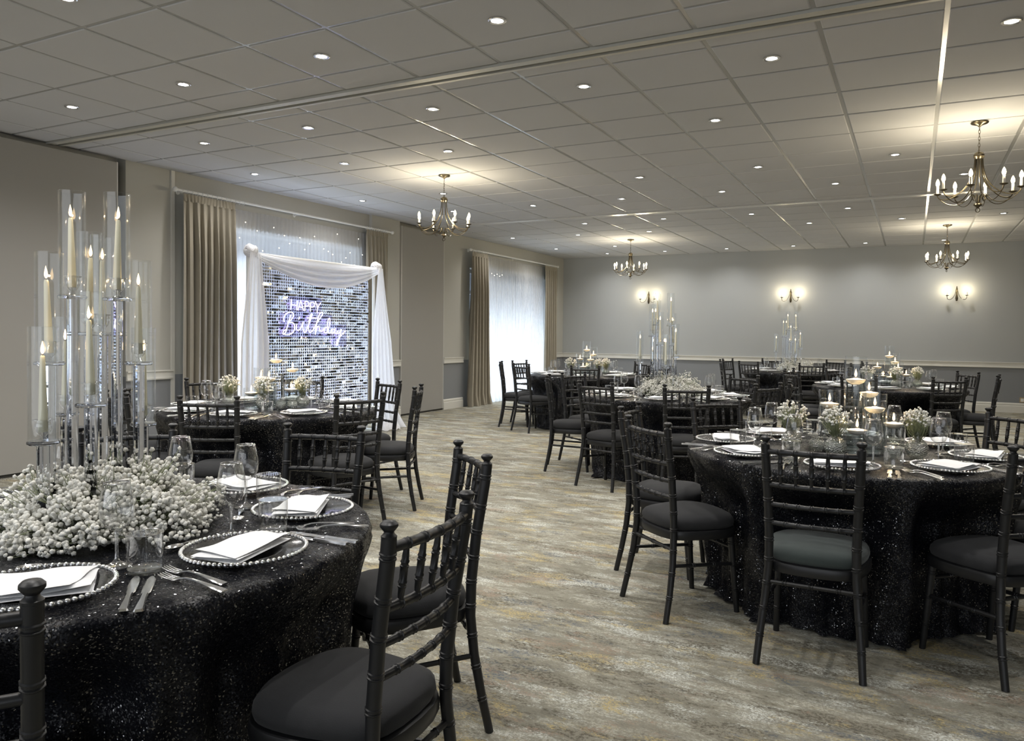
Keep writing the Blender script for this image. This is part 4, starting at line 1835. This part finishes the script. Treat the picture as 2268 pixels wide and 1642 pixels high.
def make_taper():
    t = thing('taper_candle', 'x', 'candle')
    b = MB()
    b.lathe([(0.0001, 0), (.0115, 0), (.0112, .03), (.0085, .12), (.0062, .192), (.0045, .198), (0.0001, .197)], 14)
    obj('wax', b, 'wax', t, sharp=.8)
    b = MB()
    b.tube([(0, 0, .196), (.0005, 0, .203)], .0008, 5)
    w_ = obj('wick', b, 'wick', t)
    b = MB()
    b.lathe([(0.0001, .201), (.0035, .206), (.0048, .212), (.0036, .221), (.0015, .230), (0.0001, .236)], 10)
    obj('flame', b, 'flame', w_, sharp=None)
    return t


def make_floater():
    t = thing('floating_candle', 'x', 'candle')
    b = MB()
    b.lathe([(0.0001, -.016), (.018, -.015), (.036, -.006), (.0455, .006), (.0460, .009), (.040, .0105), (.020, .013), (.008, .016), (0.0001, .0165)], 26)
    obj('wax', b, 'white_wax', t, sharp=None)
    b = MB()
    b.tube([(0, 0, .015), (.0005, 0, .024)], .0009, 5)
    w_ = obj('wick', b, 'wick', t)
    b = MB()
    b.lathe([(0.0001, .021), (.0048, .027), (.0062, .034), (.0045, .045), (.002, .055), (0.0001, .061)], 10)
    obj('flame', b, 'flame', w_, sharp=None)
    return t


def candle_light(x, y, z, e):
    d = bpy.data.lights.get('candle_light_%.2f' % e)
    if d is None:
        d = bpy.data.lights.new('candle_light_%.2f' % e, 'POINT')
        d.energy = e
        d.color = (1.0, 0.66, 0.32)
        d.shadow_soft_size = 0.003
    o = bpy.data.objects.new('candle_light', d)
    COL.objects.link(o)
    o.location = (x, y, z)


pc_cand, pc_taper, pc_float, pc_gar = Proto(make_candelabra()), Proto(make_taper()), Proto(make_floater()), Proto(garland())
for k in ('L', 'M', 'B'):
    cx, cyy = TC[k]
    pc_cand.place((cx, cyy, ZP), 0, 'tall crystal candelabra with ten hurricane tubes on the ' + TN[k], 'crystal candelabra')
    pc_gar.place((cx + UX * .055, cyy + UY * .055, ZP), {'L': 0, 'M': 1.2, 'B': 2.5}[k], "ring of white baby's breath around the candelabra on the " + TN[k], "baby's breath garlands")
    rr = random.Random(hash_(k))
    for n_, (x, y, zb, lab) in enumerate(ARMS):
        c_ = pc_taper.place((cx + x, cyy + y, ZP + zb + .0225), rr.uniform(0, 6), 'ivory taper candle in %s, %s' % (lab, TN[k]), 'taper candles on the ' + TN[k])
        c_.rotation_euler = (rr.uniform(-.03, .03), rr.uniform(-.03, .03), 0)
        if n_ in (0, 1, 4, 5, 6, 7):
            candle_light(cx + x, cyy + y, ZP + zb + .2355, .07)

# ------------------------------------------------------------------ glass cylinders with floating candles, bud vases
# u across, v away from the front, height, water level, name
CYL = [(.050, .030, .46, .335, 'tallest cylinder'), (.152, .105, .375, .265, 'second-tallest cylinder'), (.092, -.088, .285, .205, 'middle-height front cylinder'),
       (-.030, .145, .285, .205, 'middle-height back cylinder'), (-.015, -.140, .150, .105, 'lowest front cylinder'), (.215, -.025, .185, .125, 'low room-side cylinder'),
       (.072, .215, .150, .10, 'lowest back cylinder')]


def make_cyl(h, wl):
    t = thing('glass_cylinder_vase', 'x', 'vase')
    b = MB()
    b.lathe([(0.0001, 0), (.050, 0), (.0525, .003), (.0525, h), (.0500, h + .0005), (.0495, h - .002), (.0495, .012), (.046, .010), (0.0001, .009)], 36)
    b.tube([(.0512 * cos(a), .0512 * sin(a), h) for a in [2 * pi * q / 30 for q in range(30)]], .0014, 5, closed=True)
    obj('glass_wall', b, 'tube_glass', t, sharp=.8)
    b = MB()
    b.lathe([(0.0001, .0105), (.045, .0115), (.0485, .014), (.0485, wl), (0.0001, wl)], 32)
    obj('water', b, 'water', t, sharp=.6)
    return t


pcs = [Proto(make_cyl(h, wl)) for _, _, h, wl, _ in CYL]


def make_bud():
    t = thing('cut_glass_vase', 'x', 'vase')
    b = MB()
    b.lathe([(0.0001, 0), (.026, 0), (.040, .012), (.0495, .032), (.0500, .048), (.043, .068), (.028, .084), (.017, .094), (.0145, .104), (.017, .114), (.022, .120), (.0205, .1205), (.0125, .104), (.0155, .094), (.026, .082), (.041, .066), (.0478, .047), (.047, .034), (.038, .015), (0.0001, .006)], 30)
    obj('faceted_body', b, 'cut_glass', t, smooth=False)
    return t


def make_votive():
    b = MB()
    b.lathe([(0.0001, 0), (.022, 0), (.034, .012), (.040, .030), (.034, .050), (.024, .062), (.027, .066), (.0255, .0665), (.022, .062), (.032, .049), (.0375, .030), (.031, .013), (0.0001, .006)], 24)
    return b.mesh('cut_glass_votive', 'cut_glass', True, None)


pc_bud = Proto(make_bud())
vot_me = make_votive()
bunches = [bunch_meshes(q, .074 if q else .086, .082) for q in range(3)]
BUD = {'R': [(-.255, .05, 'window side'), (-.135, -.185, 'front side'), (.225, -.225, 'room side')],
       'LB': [(-.235, -.04, 'window side'), (.045, -.155, 'front side'), (.275, .03, 'room side')],
       'F': [(-.175, -.05, 'window side'), (.20, -.16, 'front side'), (.32, .05, 'room side')],
       'C': [(-.20, .02, 'window side'), (.0, -.215, 'front side'), (.31, -.09, 'room side')]}
VOT = {'R': [(-.16, -.03, 'window side'), (.11, -.235, 'front side')], 'LB': [(.165, -.13, 'front side'), (.24, -.11, 'room side')], 'F': [(-.14, -.19, 'front side')], 'C': [(.16, -.2, 'front side')]}
SHIFT = {'R': (0, 0), 'LB': (-.05, .02), 'F': (-.02, 0), 'C': (-.02, 0)}
for k in ('R', 'LB', 'F', 'C'):
    cx, cyy = TC[k]
    su, sv = SHIFT[k]
    for n_, (u, v, h, wl, lab) in enumerate(CYL):
        if k == 'LB':
            u, v = [(.08, .03), (.185, .09), (.065, -.085), (-.035, .05), (-.045, -.135), (.205, -.02), (-.02, .16)][n_]
        x, y = uv(u + su, v + sv)
        pcs[n_].place((cx + x, cyy + y, ZP), 0, 'clear glass %s with floating candle on the %s' % (lab, TN[k]), 'glass cylinders on the ' + TN[k])
        pc_float.place((cx + x, cyy + y, ZP + wl + .003), .7 * n_, 'round white floating candle in the %s, %s' % (lab, TN[k]), 'floating candles on the ' + TN[k])
        candle_light(cx + x, cyy + y, ZP + wl + .039, .33)
    for n_, (u, v, lab) in enumerate(BUD[k]):
        x, y = uv(u + su, v + sv)
        pc_bud.place((cx + x, cyy + y, ZP), .4 * n_, 'bulbous cut-glass bud vase on %s of centrepiece, %s' % (lab, TN[k]), 'cut-glass vases on the ' + TN[k])
        t = thing('flower_bunch', "small bunch of white baby's breath on %s of centrepiece, %s" % (lab, TN[k]), 'flowers', (cx + x, cyy + y, ZP + .115), n_ * 1.3, "baby's breath bunches on the " + TN[k])
        link('florets', bunches[n_][0], t)['kind'] = 'stuff'
        link('stems', bunches[n_][1], t)['kind'] = 'stuff'
    for n_, (u, v, lab) in enumerate(VOT[k]):
        x, y = uv(u + su, v + sv)
        single('cut_glass_votive', vot_me, (cx + x, cyy + y, ZP), 0, 'little round cut-glass votive on %s of centrepiece, %s' % (lab, TN[k]), 'votive', 'cut-glass votives on the ' + TN[k])
